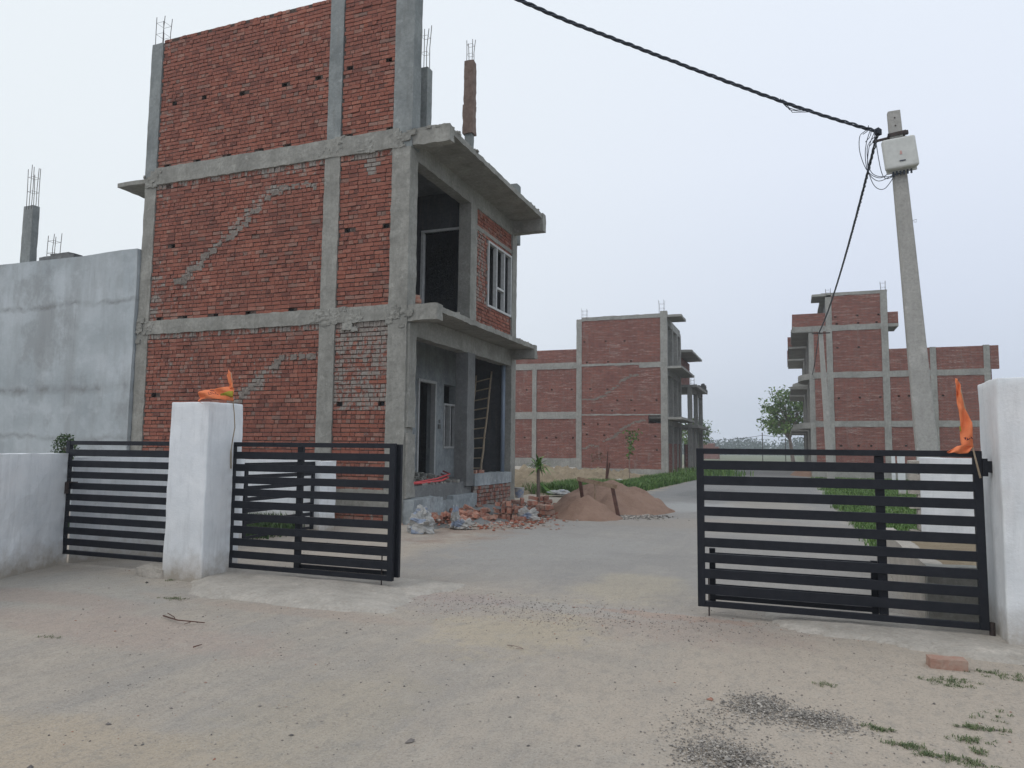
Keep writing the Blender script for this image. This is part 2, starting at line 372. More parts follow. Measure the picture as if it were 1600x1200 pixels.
apron('concrete_apron', fr(-.6, 2.6, 50), fr(5.5, 7.5, 32), .03,
      lambda x, y: min((x+.4)*.3, 2.6-x, 7.4-y, (y-6.25)+.3*(x-.6)-.05)+.2*noise.noise(Vector((x*1.8, y*1.8, 4))))

# pebbles, gravel heap and grit: nobody could count them
def stone(m, p, r, rr):
    sx, sy, sz = r*rr.uniform(.7, 1.5), r*rr.uniform(.7, 1.3), r*rr.uniform(.4, .8)
    a = rr.uniform(0, 6.3); ca, sa = math.cos(a), math.sin(a); vs = []
    for q in ((1, 0, 0), (-.9, .2, 0), (.2, 1, .1), (-.1, -1, 0), (.1, 0, 1), (0, 0, -1)):
        x, y, z = q[0]*sx*rr.uniform(.7, 1.2), q[1]*sy*rr.uniform(.7, 1.2), q[2]*sz
        vs.append((p[0]+x*ca-y*sa, p[1]+x*sa+y*ca, p[2]+z))
    m.add(vs, [(0, 2, 4), (2, 1, 4), (1, 3, 4), (3, 0, 4), (2, 0, 5), (1, 2, 5), (3, 1, 5), (0, 3, 5)])
def pebm(name, stops):
    t = NT(name, .9, .2); g = t.n.new('ShaderNodeNewGeometry')
    return t.out(t.ramp(g.outputs['Random Per Island'], stops), t.bump(t.noise(60), .4, .005))
M_peb = pebm('pebbles', [(0., (.10, .095, .09)), (.5, (.22, .20, .185)), (.8, (.36, .33, .29)), (1., (.33, .16, .11))])
M_grav = pebm('gravel_chips', [(0., (.14, .13, .12)), (.4, (.24, .225, .205)), (.75, (.38, .35, .31)), (1., (.5, .46, .41))])
m = MB()
for i in range(5200):
    y = .9+11*R.random()**1.1; x = -.37*y+R.uniform(-.85, .85)*(y*.9+.6)
    r = .003+.006*R.random()**3
    if R.random() < .012: r *= 2.6
    stone(m, (x, y, hgt(x, y)+r*.25), r, R)
for i in range(1500):   # chips along the gate threshold
    x = R.gauss(-2.0, 1.0); y = 6.35+.12*x*0+R.gauss(0, .28)
    r = R.uniform(.003, .008); stone(m, (x, y, hgt(x, y)+r*.3), r, R)
tag(m.build('loose_pebbles', M_peb), kind='stuff', label='small pebbles and grit scattered over the dusty ground')
m = MB()
for cx, cy, sx, sy, n, hm in ((-.2, 4.52, .09, .12, 1500, .025), (.1, 4.42, .11, .08, 1300, .025), (-.32, 3.72, .13, .12, 1900, .025), (-.45, 4.1, .12, .22, 450, .01), (-.05, 4.3, .35, .3, 400, 0)):
    for i in range(n):
        x, y = R.gauss(cx, sx), R.gauss(cy, sy); d = ((x-cx)/sx)**2+((y-cy)/sy)**2
        r = R.uniform(.003, .0075)*(1.8 if R.random() < .03 else 1); stone(m, (x, y, hgt(x, y)+hm*math.exp(-d/2)*R.random()+r*.3), r, R)
for x, y, r in ((-.30, 3.63, .022), (-.21, 3.68, .017), (-.48, 4.3, .013)): stone(m, (x, y, hgt(x, y)+.02+r*.3), r, R)
tag(m.build('gravel', M_grav), kind='stuff', label='two thin heaps of dark gravel chips on the ground in front')

# grass
def blades(m, x, y, z, h, n, spread, rr, w=.008, lean=.6):
    for i in range(n):
        a = rr.uniform(0, 6.283); r = spread*math.sqrt(rr.random()); px, py_ = x+math.cos(a)*r, y+math.sin(a)*r
        b = rr.uniform(0, 6.283); hh = h*rr.uniform(.45, 1.1); l = lean*hh*rr.uniform(.2, 1.2); dx, dy = math.cos(b), math.sin(b)
        ww = w*rr.uniform(.7, 1.3)
        p0 = (px-dy*ww, py_+dx*ww, z); p1 = (px+dy*ww, py_-dx*ww, z); q0 = (px+dx*l*.35-dy*ww*.8, py_+dy*l*.35+dx*ww*.8, z+hh*.6); q1 = (px+dx*l*.35+dy*ww*.8, py_+dy*l*.35-dx*ww*.8, z+hh*.6)
        m.add([p0, p1, q1, q0, (px+dx*l, py_+dy*l, z+hh*(1-.3*lean))], [(0, 1, 2, 3), (3, 2, 4)])
m = MB()
for x, y, sx, sy, n in ((.95, 5.5, .07, .04, 26), (.93, 5.38, .06, .03, 18), (.80, 5.45, .03, .03, 8), (1.32, 5.72, .09, .05, 34), (1.2, 5.78, .05, .02, 10), (1.05, 4.87, .06, .05, 9), (.40, 4.42, .04, .018, 24), (.9, 4.62, .06, .02, 34),
                        (.84, 4.43, .035, .02, 20), (.5, 4.23, .045, .02, 30), (.66, 4.14, .07, .022, 44), (.76, 4.1, .05, .02, 16), (.83, 4.28, .02, .02, 12), (.18, 5.1, .05, .025, 9), (-5.5, 5.45, .07, .03, 22), (-6.25, 6.15, .04, .03, 8), (-5.26, 4.04, .08, .02, 6), (-5.92, 6.72, .04, .05, 18)):
    for i in range(n): blades(m, R.gauss(x, sx), R.gauss(y, sy), hgt(x, y), R.uniform(.012, .03), 9, .018, R, .0018, 1.6)
tag(m.build('grass_tufts', M_tuft), kind='stuff', label='small green grass tufts growing out of the dust')
m = MB()
for i in range(15000):
    y = 10.5+34*R.random()**1.5; e = 1.2+.25*noise.noise(Vector((y*.5, 0, 0)))
    x = e+(6+.08*y)*R.random()**1.15
    if noise.noise(Vector((x*.8, y*.5, 2)))+.75 < R.random()*.6: continue
    f = 1+y*.025; blades(m, x, y, .004, .13+.08*noise.noise(Vector((x, y*.7, 4))), 6, .12*f, R, .006*f, .7)
tag(m.build('grass_field', M_grass), kind='stuff', label='green grass growing between the road and the right-hand brick houses')
m = MB()
for i in range(7000):
    y = 23+21*R.random()**1.2; k = (y-22.5)/20
    x = -6.6+R.uniform(0, 1.5)+.7*k; d = min(1, (x+6.7)*2.2)
    h = .50*min(1, .5+d)*(.7+.5*noise.noise(Vector((x*.8, y*.5, 1))))
    blades(m, x, y, 0, h, 6, .16, R, .013, .5)
tag(m.build('roadside_grass', M_grass), kind='stuff', label='tall grass strip along the left edge of the road before the far brick house')
m = MB()
for i in range(1500):
    x, y = R.gauss(-7.0, .55), R.uniform(22.5, 28); blades(m, x, y, 0, .42, 6, .16, R, .012, .5)
tag(m.build('roadside_grass', M_grass), kind='stuff', label='green clump of grass behind the sand heaps')
m = MB()
for i in range(900):
    x, y = R.uniform(-11.8, -7.8), R.uniform(8.7, 11.6); blades(m, x, y, .0, .26, 8, .18, R, .01, .5)
tag(m.build('yard_grass', M_leaf2), kind='stuff', label='green weeds in the small yard behind the left gate')

# ---------------------------------------------------------------- bricks
def brick_panel(name, parent, mat, u0, u1, z0, z1, plane, axis='x', skip=(), holes=(), smear=None, depth=.11, ch=.0865, ragged=0., soldier=False):
    """single bricks laid in courses; axis x: wall faces -Y at y=plane; axis y: wall faces +X at x=plane"""
    m = MB(); b = MB(); rr = random.Random(hash((round(u0*10), round(z0*10))) & 0xffff)
    zt_ = z1; z1 = z1-.14 if soldier else z1
    nr = max(1, int(round((z1-z0)/ch))); ch = (z1-z0)/nr
    def P(u, d, z): return Vector((u, plane+d, z)) if axis == 'x' else Vector((plane-d, u, z))
    def inskip(a, c, za, zb):
        for s in skip:
            if s[0] < c-.02 and s[1] > a+.02 and s[2] < zb-.02 and s[3] > za+.02: return True
        return False
    for r in range(nr):
        za, zb = z0+r*ch, z0+(r+1)*ch; header = r % 2 == 1
        if rr.random() < .12: header = not header
        u = u0+(.05 if header else 0)*rr.random(); zc = (za+zb)/2
        wave = lambda q: .008*noise.noise(Vector((q*.6, zc*1.3, 7)))
        hs = [h for h in holes if abs(h[1]-zc) < ch*.52]
        cuts = [(h[0]-.065, h[0]+.065) for h in hs]
        # mortar backing split round the holes
        edges = [(u0, u1)]
        for c0, c1 in cuts:
            ne = []
            for a, c in edges:
                if c0 > a and c1 < c: ne += [(a, c0), (c1, c)]
                else: ne.append((a, c))
            edges = ne
        for s in skip:
            if s[2] < zc < s[3]:
                ne = []
                for a, c in edges:
                    if s[0] < c and s[1] > a:
                        if s[0] > a: ne.append((a, s[0]))
                        if s[1] < c: ne.append((s[1], c))
                    else: ne.append((a, c))
                edges = ne
        for a, c in edges:
            vs = [P(q, dd, zz) for dd in (.014, depth-.004) for zz in (za, zb) for q in (a, c)]
            b.add(vs, [(0, 1, 3, 2), (4, 6, 7, 5), (0, 2, 6, 4), (1, 5, 7, 3), (2, 3, 7, 6), (0, 4, 5, 1)])
        while u < u1-.02:
            L = (.108 if header else .216)*rr.uniform(.93, 1.06)
            if rr.random() < .04: L = .118 if not header else .17
            if u+L > u1-.03: L = u1-u
            a, c = u, u+L; u += L
            if c-a < .03: continue
            if any(c0 < (a+c)/2 < c1 or (a < (c0+c1)/2 < c) for c0, c1 in cuts) or inskip(a, c, za, zb): continue
            for c0, c1 in cuts:
                if a < c0 < c: c = c0
                elif a < c1 < c: a = c1
            if ragged and r == nr-1 and rr.random() < ragged: continue
            j = .0055; pr = rr.gauss(0, .0062); tl = rr.gauss(0, .008)
            if rr.random() < .03: pr += .012
            pr = max(pr, -.007)
            g = .0035+rr.uniform(0, .003); gz = .0075+rr.uniform(0, .0035)
            ua, ub = a+g, c-g; zl, zh = za+gz+wave(a), zb-gz+wave(c)+rr.gauss(0, .002)
            sk = tl*(c-a)
            vs = []
            for dd in (0, 1):
                for zz, s_ in ((zl, -1), (zh, 1)):
                    for q, sgn in ((ua, -1), (ub, 1)):
                        if dd == 0: vs.append(P(q+rr.uniform(-j, j)*.5, -pr+rr.gauss(0, .002), zz+sgn*sk+rr.uniform(-j, j)*.45))
                        else: vs.append(P(q, depth-.02, zz+sgn*sk))
            sv = smear((a+c)/2, zc) if smear else 0.
            m.add(vs, [(0, 1, 3, 2), (4, 6, 7, 5), (0, 2, 6, 4), (1, 5, 7, 3), (2, 3, 7, 6), (0, 4, 5, 1)], sv+rr.gauss(0, .05))
    if soldier:
        vs = [P(q, dd, zz) for dd in (.014, depth-.004) for zz in (z1, zt_) for q in (u0, u1)]
        b.add(vs, [(0, 1, 3, 2), (4, 6, 7, 5), (0, 2, 6, 4), (1, 5, 7, 3), (2, 3, 7, 6), (0, 4, 5, 1)]); u = u0+.01
        while u < u1-.04:
            L = rr.uniform(.072, .095) if rr.random() < .8 else rr.uniform(.11, .2); a, c = u+.005, min(u+L, u1)-.005; u += L
            pr = rr.gauss(0, .006); t0 = rr.gauss(0, .006); zl, zh = z1+.006+rr.uniform(0, .02), zt_-rr.uniform(0, .03)
            vs = [P(q+(t0 if zz == zh else 0), -pr if dd == 0 else depth-.02, zz) for dd in (0, 1) for zz in (zl, zh) for q in (a, c)]
            m.add(vs, [(0, 1, 3, 2), (4, 6, 7, 5), (0, 2, 6, 4), (1, 5, 7, 3), (2, 3, 7, 6), (0, 4, 5, 1)], (smear(u, zh) if smear else 0)+.12+rr.gauss(0, .05))
    o = m.build(name, mat, parent, attr=True)
    b.build('mortar_bed', M_mortar, o)
    return o

# ---------------------------------------------------------------- main house
MX = Vector((-7.1, 12.3, 0))
hs_ = [(-13.11, 9.3), (-12.24, 9.3), (-11.17, 9.27), (-10.03, 9.27), (-9.16, 9.26), (-8.38, 9.28), (-7.45, 9.27), (-13.24, 7.86), (-12.34, 7.86), (-11.45, 7.86), (-10.58, 7.86), (-9.88, 7.86), (-8.33, 7.86), (-7.4, 7.86),
       (-8.32, 5.87), (-7.42, 5.87), (-12.93, 5.93), (-13.24, 4.29), (-12.48, 4.29), (-11.61, 4.29), (-10.74, 4.29), (-9.63, 4.29), (-13.27, 2.54), (-8.38, 2.33), (-7.42, 2.33)]
house = thing('brick_house', 'big unfinished three-storey red brick house with open porch and balconies, behind the left gate', 'house', MX)
def sm_low(u, z):
    s = 0.
    s += .55*max(0, 1-(3.95-z)/.55)*(.5+.9*noise.noise(Vector((u*1.7, 0, 1))))
    if u > -8.6 and z > 2.2: s += .36
    if u > -8.6: s += .08
    d = abs((u+10.8)-((z-2.56)*2.3)); 
    if -11.2 < u < -9.8 and z < 3.1 and z > 2.0: s += .40*max(0, 1-abs((u+10.6)-(z-2.6)*1.6)/.5)
    if u < -10.2 and 2.6 < z < 3.4: s += .18
    if -10.9 < u < -9.9: s += .40*max(0, 1-abs((u+10.82)*.85-(z-2.5))/.16)
    if -9.9 < u and u < -8.8: s += .4*max(0, 1-abs(z-3.3)/.1)
    if z < 1.2: s += .1
    return s+.10
def sm_mid(u, z):
    s = .5*max(0, 1-(7.42-z)/.5)*(.6+.9*noise.noise(Vector((u*1.7, 3, 1))))
    if u < -12.2 and z < 5.3: s += .22
    if -12.7 < u < -10.1: s += .40*max(0, 1-abs((u+12.6)*.78-(z-5.12))/.2)
    if -10.3 < u < -8.8: s += .4*max(0, 1-abs(z-6.9)/.11)
    if -12.5 < u < -8.9: s += .22*max(0, 1-abs((u+12.4)*.72-(z-5.3))/.55)
    if -7.95 < u < -7.6 and z > 6.9: s += .5
    if u < -13.1: s += .2
    return s+.06
def sm_top(u, z): return .02+(.25 if u < -13.2 else 0)+.1*max(0, noise.noise(Vector((u*.8, z*.8, 0))))
def inp(h, a, b, c, d): return [q for q in h if a < q[0] < b and c-.06 < q[1] < d]
YF = 12.3
for (a, b) in ((-13.53, -8.87), (-8.53, -7.26)):
    for (z0, z1, fn) in ((.62, 3.96, sm_low), (4.23, 7.43, sm_mid), (7.79, 10.93 if a < -9 else 11.5, sm_top)):
        brick_panel('brick_wall', house, M_brick, a, b, z0, z1, YF, 'x', holes=inp(hs_, a, b, z0, z1), smear=fn, ragged=.22 if z1 > 10 else 0, soldier=z1 < 8)
    brick_panel('brick_wall', house, M_brick, a, b, .02, .32, YF, 'x', smear=lambda u, z: .3)
# columns
part('column', M_conc_b, house, (-13.86, -13.53, 12.27, 12.56, 7.6, 10.86), amp=.006)
part('column', M_conc, house, (-13.84, -13.51, 12.275, 12.56, 0, 7.6), amp=.010)
part('column', M_conc, house, (-8.89, -8.52, 12.265, 12.56, 0, 7.65), amp=.009)
part('column', M_conc_b, house, (-8.87, -8.54, 12.275, 12.56, 7.65, 11.6), amp=.006)
c_ = part('column', M_conc, house, (-7.29, -6.88, 12.262, 12.6, 0, 7.4), amp=.012)
part('column', M_conc_b, house, (-7.29, -6.86, 12.27, 12.6, 7.4, 11.9), amp=.006)
part('plaster_casing', M_conc, house, (-6.93, -6.83, 12.31, 12.60, 1.85, 3.88), amp=.014, st=.07)
part('plaster_casing', M_conc, house, (-6.93, -6.82, 12.30, 12.62, .5, 1.72), amp=.016, st=.07)
# beams
part('beam', M_conc, house, (-13.55, -7.15, 12.255, 12.52, 3.94, 4.245), amp=.013, st=.1)
part('beam', M_conc, house, (-13.55, -7.15, 12.25, 12.52, 7.41, 7.805), amp=.013, st=.1)
part('plinth_beam', M_conc, house, (-13.55, -7.25, 12.262, 12.52, .30, .64), amp=.012, st=.1)
# rough blobs where beams meet columns
m = MB()
for x, z in ((-8.7, 4.05), (-8.7, 7.6), (-7.1, 4.05), (-7.1, 7.6), (-7.9, 7.55), (-8.2, 4.0), (-13.65, 4.1), (-13.65, 7.6)):
    for i in range(12):
        sx = R.uniform(.04, .13); xx, zz = x+R.gauss(0, .15), z+R.gauss(0, .10)
        m.rbox(max(-13.84, xx-sx), xx+sx, 12.243+R.uniform(0, .008), 12.3, zz-sx*.6, zz+sx*.6, st=.03, amp=.016, fq=16)
tag(m.build('spilled_concrete', M_conc, house), kind='stuff')
# plaster lines left by the stair behind, stepping up the wall
def stepline(pts, w, name='stair_mortar_line'):
    m = MB(); z0_ = pts[0][1]
    for (a, b) in zip(pts[:-1], pts[1:]):
        n = max(2, int((Vector((b[0]-a[0], b[1]-a[1])).length)/.05))
        for i in range(n):
            t_ = (i+.5)/n; x = a[0]+(b[0]-a[0])*t_+R.gauss(0, .012); z = a[1]+(b[1]-a[1])*t_+R.gauss(0, .012)
            if R.random() < .55: continue
            s_ = w*R.uniform(.35, 1.1)
            z = z0_+round((z-z0_)/.0865)*.0865
            m.rbox(x-s_*.95, x+s_*.95, 12.284+R.uniform(0, .008), 12.31, z-.05-s_*.2, z+.045, st=.035, amp=.014, fq=14)
    return m.build(name, M_scar, house)
stepline([(-12.88, 5.12), (-12.50, 5.15), (-12.40, 5.37), (-12.1, 5.42), (-12.0, 5.65), (-11.68, 5.70), (-11.6, 5.9), (-11.25, 5.95), (-11.15, 6.12), (-10.9, 6.2), (-10.75, 6.45), (-10.45, 6.55), (-10.3, 6.88), (-9.6, 6.93), (-8.95, 6.88)], .11)
stepline([(-10.82, 2.52), (-10.6, 2.7), (-10.25, 2.82), (-10.21, 2.98), (-9.98, 3.06), (-9.94, 3.26), (-9.5, 3.3), (-8.85, 3.32)], .085)
# core of the side wall, other walls, slabs
part('side_wall_core', M_conc_shade, house, (-13.8, -7.3, 12.42, 12.54, .05, 7.6), st=.6)
part('back_wall', M_conc_shade, house, (-13.84, -13.72, 12.56, 18.04, .05, 7.6), st=.6)
part('end_wall', M_conc_shade, house, (-13.84, -7.17, 18.06, 18.3, .0, 7.595), st=.5, amp=.01)
part('floor_slab', M_conc_shade, house, (-13.7, -6.95, 12.53, 18.04, 4.06, 4.2), st=.3, amp=.008)
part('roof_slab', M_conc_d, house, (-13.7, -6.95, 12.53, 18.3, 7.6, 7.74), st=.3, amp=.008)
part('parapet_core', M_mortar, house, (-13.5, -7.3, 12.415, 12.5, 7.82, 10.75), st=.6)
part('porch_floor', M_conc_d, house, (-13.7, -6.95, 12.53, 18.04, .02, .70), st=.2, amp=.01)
# small sunshade projecting at the back edge
part('sunshade', M_conc, house, (-14.75, -13.86, 12.3, 14.4, 7.52, 7.62), st=.15, amp=.01)
# balconies: thin slab with a rib at each end
part('balcony', M_conc, house, (-6.98, -6.06, 12.33, 18.2, 7.60, 7.72), st=.11, amp=.014)
part('balcony_rib', M_conc, house, (-6.98, -6.04, 12.29, 12.5, 7.42, 7.76), st=.08, amp=.016)
part('balcony_rib', M_conc, house, (-6.98, -6.03, 17.98, 18.22, 7.26, 7.74), st=.1, amp=.01)
part('balcony', M_conc, house, (-6.98, -6.26, 12.33, 18.2, 4.08, 4.19), st=.10, amp=.014)
part('balcony_rib', M_conc, house, (-6.98, -6.23, 12.28, 12.52, 3.90, 4.22), st=.08, amp=.016)
part('balcony_rib', M_conc, house, (-6.98, -6.24, 17.98, 18.2, 3.84, 4.2), st=.1, amp=.01)
part('front_beam', M_conc, house, (-7.17, -6.9, 12.61, 17.98, 3.66, 4.07), st=.12, amp=.01)
part('front_beam', M_conc, house, (-7.17, -6.9, 12.61, 17.98, 7.22, 7.61), st=.12, amp=.01)
m = MB()
for i in range(70):
    x, y = R.uniform(-6.5, -6.05), 12.3+R.random()**2*5.8; s_ = R.uniform(.01, .035); m.rbox(x-s_*1.5, x+s_*1.5, y-s_, y+s_, 7.70, 7.73+s_, st=.03, amp=.02, fq=12)
for i in range(40):
    x, y = R.uniform(-6.6, -6.28), 12.4+R.random()*5.6; s_ = R.uniform(.01, .025); m.rbox(x-s_*1.5, x+s_*1.5, y-s_, y+s_, 4.18, 4.2+s_, st=.03, amp=.02, fq=12)
tag(m.build('loose_mortar', M_conc, house), kind='stuff')
# columns of the front
part('column', M_conc_d, house, (-7.2, -6.89, 15.2, 15.6, .6, 3.67), amp=.007)
part('column', M_conc, house, (-7.2, -6.885, 15.24, 15.6, 4.19, 7.23), amp=.006)
part('column', M_conc, house, (-7.17, -6.89, 18.0, 18.33, 0., 7.6), amp=.008)
part('plinth_face', M_plast_in, house, (-7.2, -6.86, 15.61, 18.0, .58, .86), amp=.01, st=.1)
brick_panel('plinth_brickwork', house, M_brick, 15.61, 18.0, .02, .58, -6.88, 'y', smear=lambda u, z: .5)
part('step_wall', M_plast_in, house, (-6.95, -6.66, 12.3, 13.55, 0, .47), (-6.95, -6.78, 13.55, 14.35, 0, .36), (-7.1, -6.80, 14.35, 15.62, 0, .43), amp=.014, st=.09)
# porch wall with door and window
def pierced(m, u0, u1, z0, z1, d0, d1, rects, axis):
    us = sorted({u0, u1, *[r[0] for r in rects], *[r[1] for r in rects]}); zs = sorted({z0, z1, *[r[2] for r in rects], *[r[3] for r in rects]})
    for i in range(len(us)-1):
        for k in range(len(zs)-1):
            uc, zc = (us[i]+us[i+1])/2, (zs[k]+zs[k+1])/2
            if any(r[0] < uc < r[1] and r[2] < zc < r[3] for r in rects): continue
            def nb(a, c): return a < u0 or a > u1 or c < z0 or c > z1 or any(r[0] < a < r[1] and r[2] < c < r[3] for r in rects)
            a, b, c, d = us[i], us[i+1], zs[k], zs[k+1]
            V = (lambda u, dd, z: (u, dd, z)) if axis == 'x' else (lambda u, dd, z: (dd, u, z))
            m.add([V(a, d0, c), V(b, d0, c), V(b, d0, d), V(a, d0, d)], [(0, 1, 2, 3)]); m.add([V(a, d1, c), V(b, d1, c), V(b, d1, d), V(a, d1, d)], [(3, 2, 1, 0)])
            if nb(a-.001, zc): m.add([V(a, d0, c), V(a, d1, c), V(a, d1, d), V(a, d0, d)], [(0, 1, 2, 3)])
            if nb(b+.001, zc): m.add([V(b, d0, c), V(b, d1, c), V(b, d1, d), V(b, d0, d)], [(0, 1, 2, 3)])
            if nb(uc, c-.001): m.add([V(a, d0, c), V(b, d0, c), V(b, d1, c), V(a, d1, c)], [(0, 1, 2, 3)])
            if nb(uc, d+.001): m.add([V(a, d0, d), V(b, d0, d), V(b, d1, d), V(a, d1, d)], [(0, 1, 2, 3)])
m = MB(); pierced(m, 12.55, 18.05, .7, 4.05, -8.4, -8.62, [(15.64, 16.53, .72, 3.1), (17.04, 17.8, 1.46, 3.12)], 'y'); m.build('porch_wall', M_plast_in, house)
part('inner_wall', M_conc_shade, house, (-10.4, -10.2, 12.55, 18.05, .7, 7.6), st=.5)
def frame(parent, name, mat, u0, u1, z0, z1, d0, d1, w, axis, mull=(), trans=(), door=False):
    bx = [(u0, u0+w, z0, z1), (u1-w, u1, z0, z1), (u0+w, u1-w, z1-w, z1)]
    if not door: bx.append((u0+w, u1-w, z0, z0+w))
    for q in mull: bx.append((q-w/2, q+w/2, z0+w, z1-w))
    for (a, b, z) in trans: bx.append((a, b, z-w/2, z+w/2))
    m = MB()
    for a, b, c, d in bx:
        if axis == 'x': m.box(a, b, d0, d1, c, d)
        else: m.box(d0, d1, a, b, c, d)
    return m.build(name, mat, parent)
frame(house, 'door_frame', M_frame, 15.6, 16.57, .71, 3.14, -8.5, -8.37, .07, 'y', door=True)
w_ = frame(house, 'window_frame', M_frame, 17.03, 17.81, 1.45, 2.62, -8.5, -8.37, .05, 'y', mull=(17.40,))
sbox('switch_box', M_conc_d, house, (-8.41, -8.375, 16.72, 16.84, 1.95, 2.06), (-8.41, -8.375, 16.76, 16.82, 2.10, 2.18))
# upper room: side wall with door, brick front with window
m = MB(); pierced(m, -10.2, -7.21, 4.2, 7.6, 15.42, 15.58, [(-8.24, -7.24, 4.21, 6.66)], 'x'); m.build('room_wall', M_conc_shade, house)
frame(house, 'door_frame', M_frame, -8.28, -7.2, 4.21, 6.72, 15.38, 15.5, .06, 'x', door=True)
part('room_wall', M_conc_shade, house, (-8.95, -8.8, 12.55, 15.42, 4.2, 7.6), st=.5)
brick_panel('brick_front', house, M_brick, 15.6, 18.0, 4.2, 6.72, -6.93, 'y', skip=((16.36, 18.1-.12, 4.97, 6.62),), smear=lambda u, z: .14+(.35 if u < 16.3 and z > 5 else 0))
brick_panel('brick_front', house, M_brick, 15.6, 18.0, 6.80, 7.23, -6.93, 'y', smear=lambda u, z: .12)
part('lintel_band', M_conc, house, (-7.06, -6.915, 15.6, 18.0, 6.71, 6.81), st=.12, amp=.008)
m = MB(); pierced(m, 15.6, 18.06, 4.2, 7.25, -7.03, -7.12, [(16.38, 17.97, 4.98, 6.62)], 'y'); m.build('room_wall', M_conc_shade, house)
frame(house, 'window_frame', M_frame, 16.36, 17.98, 4.96, 6.63, -7.0, -6.9, .055, 'y', mull=(16.92, 17.45), trans=((16.95, 17.43, 5.55),))
def rebar(parent, x, y, z0, z1, w, n=4, rr=R, lean=(0, 0)):
    m = MB(); ps = [(-w, -w), (w, -w), (w, w), (-w, w), (0, -w), (0, w)][:n]
    for a, b in ps:
        zt = z1-rr.uniform(0, .18)*(z1-z0); m.tube([(x+a, y+b, z0-.1), (x+a+rr.uniform(-.015, .015)+lean[0]*.5, y+b, (z0+zt)/2), (x+a*1.15+lean[0]+rr.uniform(-.03, .03), y+b+lean[1], zt)], .008, 5)
    for zz in (z0+(z1-z0)*.35, z0+(z1-z0)*.7):
        m.tube([(x-w, y-w, zz), (x+w, y-w, zz), (x+w, y+w, zz), (x-w, y+w, zz), (x-w, y-w, zz)], .004, 4)
    return m.build('rebar', M_iron, parent)
rebar(house, -13.7, 12.42, 10.86, 11.65, .11)
c_ = part('roof_column', M_conc_b, house, (-7.16, -6.92, 12.98, 13.2, 7.7, 9.42), amp=.005); rebar(c_, -7.04, 13.09, 9.42, 10.45, .07)
c_ = part('roof_column', M_conc_b, house, (-7.15, -6.965, 15.35, 15.5, 7.7, 10.7), amp=.005)
m = MB()
m.rbox(-7.175, -6.94, 15.325, 15.525, 9.66, 10.80, st=.05, amp=.010, fq=6); m.rbox(-7.19, -6.93, 15.31, 15.54, 8.98, 9.70, st=.05, amp=.012, fq=6)
m.build('jute_wrap', M_jute, c_); rebar(c_, -7.06, 15.43, 10.75, 11.45, .07)
part('roof_column', M_conc_b, house, (-7.3, -6.9, 18.3, 18.62, 7.1, 8.78), amp=.006)
m = MB(); m.tube([(-7.08, 17.9, .8), (-7.08, 17.9, 3.66)], .055, 12); m.build('drain_pipe', M_pipe, house, smooth=True)
# rubbish on the porch floor
m = MB()
for i in range(150):
    x, y = R.uniform(-8.2, -7.0), R.uniform(13.2, 15.1); s_ = R.uniform(.02, .09); h = .70+.16*math.exp(-((x+8.0)**2+(y-14.9)**2)*2)
    m.rbox(x-s_, x+s_, y-s_*.6, y+s_*.6, h-.02, h+s_*.5, st=.05, amp=.02, fq=8, M=None)
tag(m.build('porch_rubble', M_conc, None), kind='stuff', label='broken mortar and debris lying on the porch floor')
m = MB(); m.tube([(-7.05, 12.62, .74), (-7.0, 13.3, .745), (-7.02, 14.2, .76), (-7.2, 14.9, .80), (-7.55, 15.25, .86)], .022, 8)
m.tube([(-7.1, 12.62, .74), (-7.1, 13.3, .76), (-7.09, 14.1, .80), (-7.12, 14.8, .88), (-7.45, 15.15, .93)], .018, 8)
one(m, 'hose', M_hose, 'bright red hose lying along the porch floor edge of the big brick house', 'hose', (-7.05, 13.5, .74), smooth=True)
# ladder
lad = thing('ladder', 'bamboo ladder leaning against the end wall inside the porch', 'ladder', (-7.85, 17.6, .72))
bl, tl, br, tr = Vector((-7.98, 17.6, .72)), Vector((-7.90, 17.99, 3.42)), Vector((-7.58, 17.6, .72)), Vector((-7.46, 17.99, 3.52))
for a, b in ((bl, tl), (br, tr)):
    m = MB(); m.tube([a+(b-a)*t_+Vector((R.uniform(-.01, .01), 0, 0)) for t_ in fr(0, 1, 8)], .03, 7, .026); m.build('rail', M_bamboo, lad, smooth=True)
for i in range(10):
    t_ = .08+i*.095; a = bl+(tl-bl)*t_; b = br+(tr-br)*t_; d = (b-a).normalized()*.03
    m = MB(); m.tube([a-d, b+d], .019, 6); m.build('rung', M_bamboo, lad)

# ---------------------------------------------------------------- plastered neighbour
nb_ = thing('plastered_house', 'low grey cement-plastered house wall left of the big brick house', 'house', (-20, 12.3, 0))
m = MB(); m.rbox(-32, -13.87, 12.2, 12.42, 0, 5.93, st=.45, amp=.02, fq=.8); m.build('wall', M_plaster, nb_)
part('wall', M_conc_d, nb_, (-14.05, -13.87, 12.43, 24, 0, 5.8), st=1.); part('roof', M_conc_d, nb_, (-32, -14.06, 12.43, 24, 5.5, 5.72), st=1.)
c_ = part('column', M_conc_b, nb_, (-18.12, -17.78, 12.44, 12.62, 5.7, 7.48), amp=.006); rebar(c_, -17.93, 12.53, 7.48, 8.55, .09, 6)
part('roof_edge', M_conc_d, nb_, (-17.45, -16.25, 12.45, 13.2, 5.90, 6.10), (-17.1, -16.5, 12.5, 12.9, 6.08, 6.17), st=.2, amp=.03)
rebar(nb_, -17.55, 12.9, 6.0, 6.9, .1)

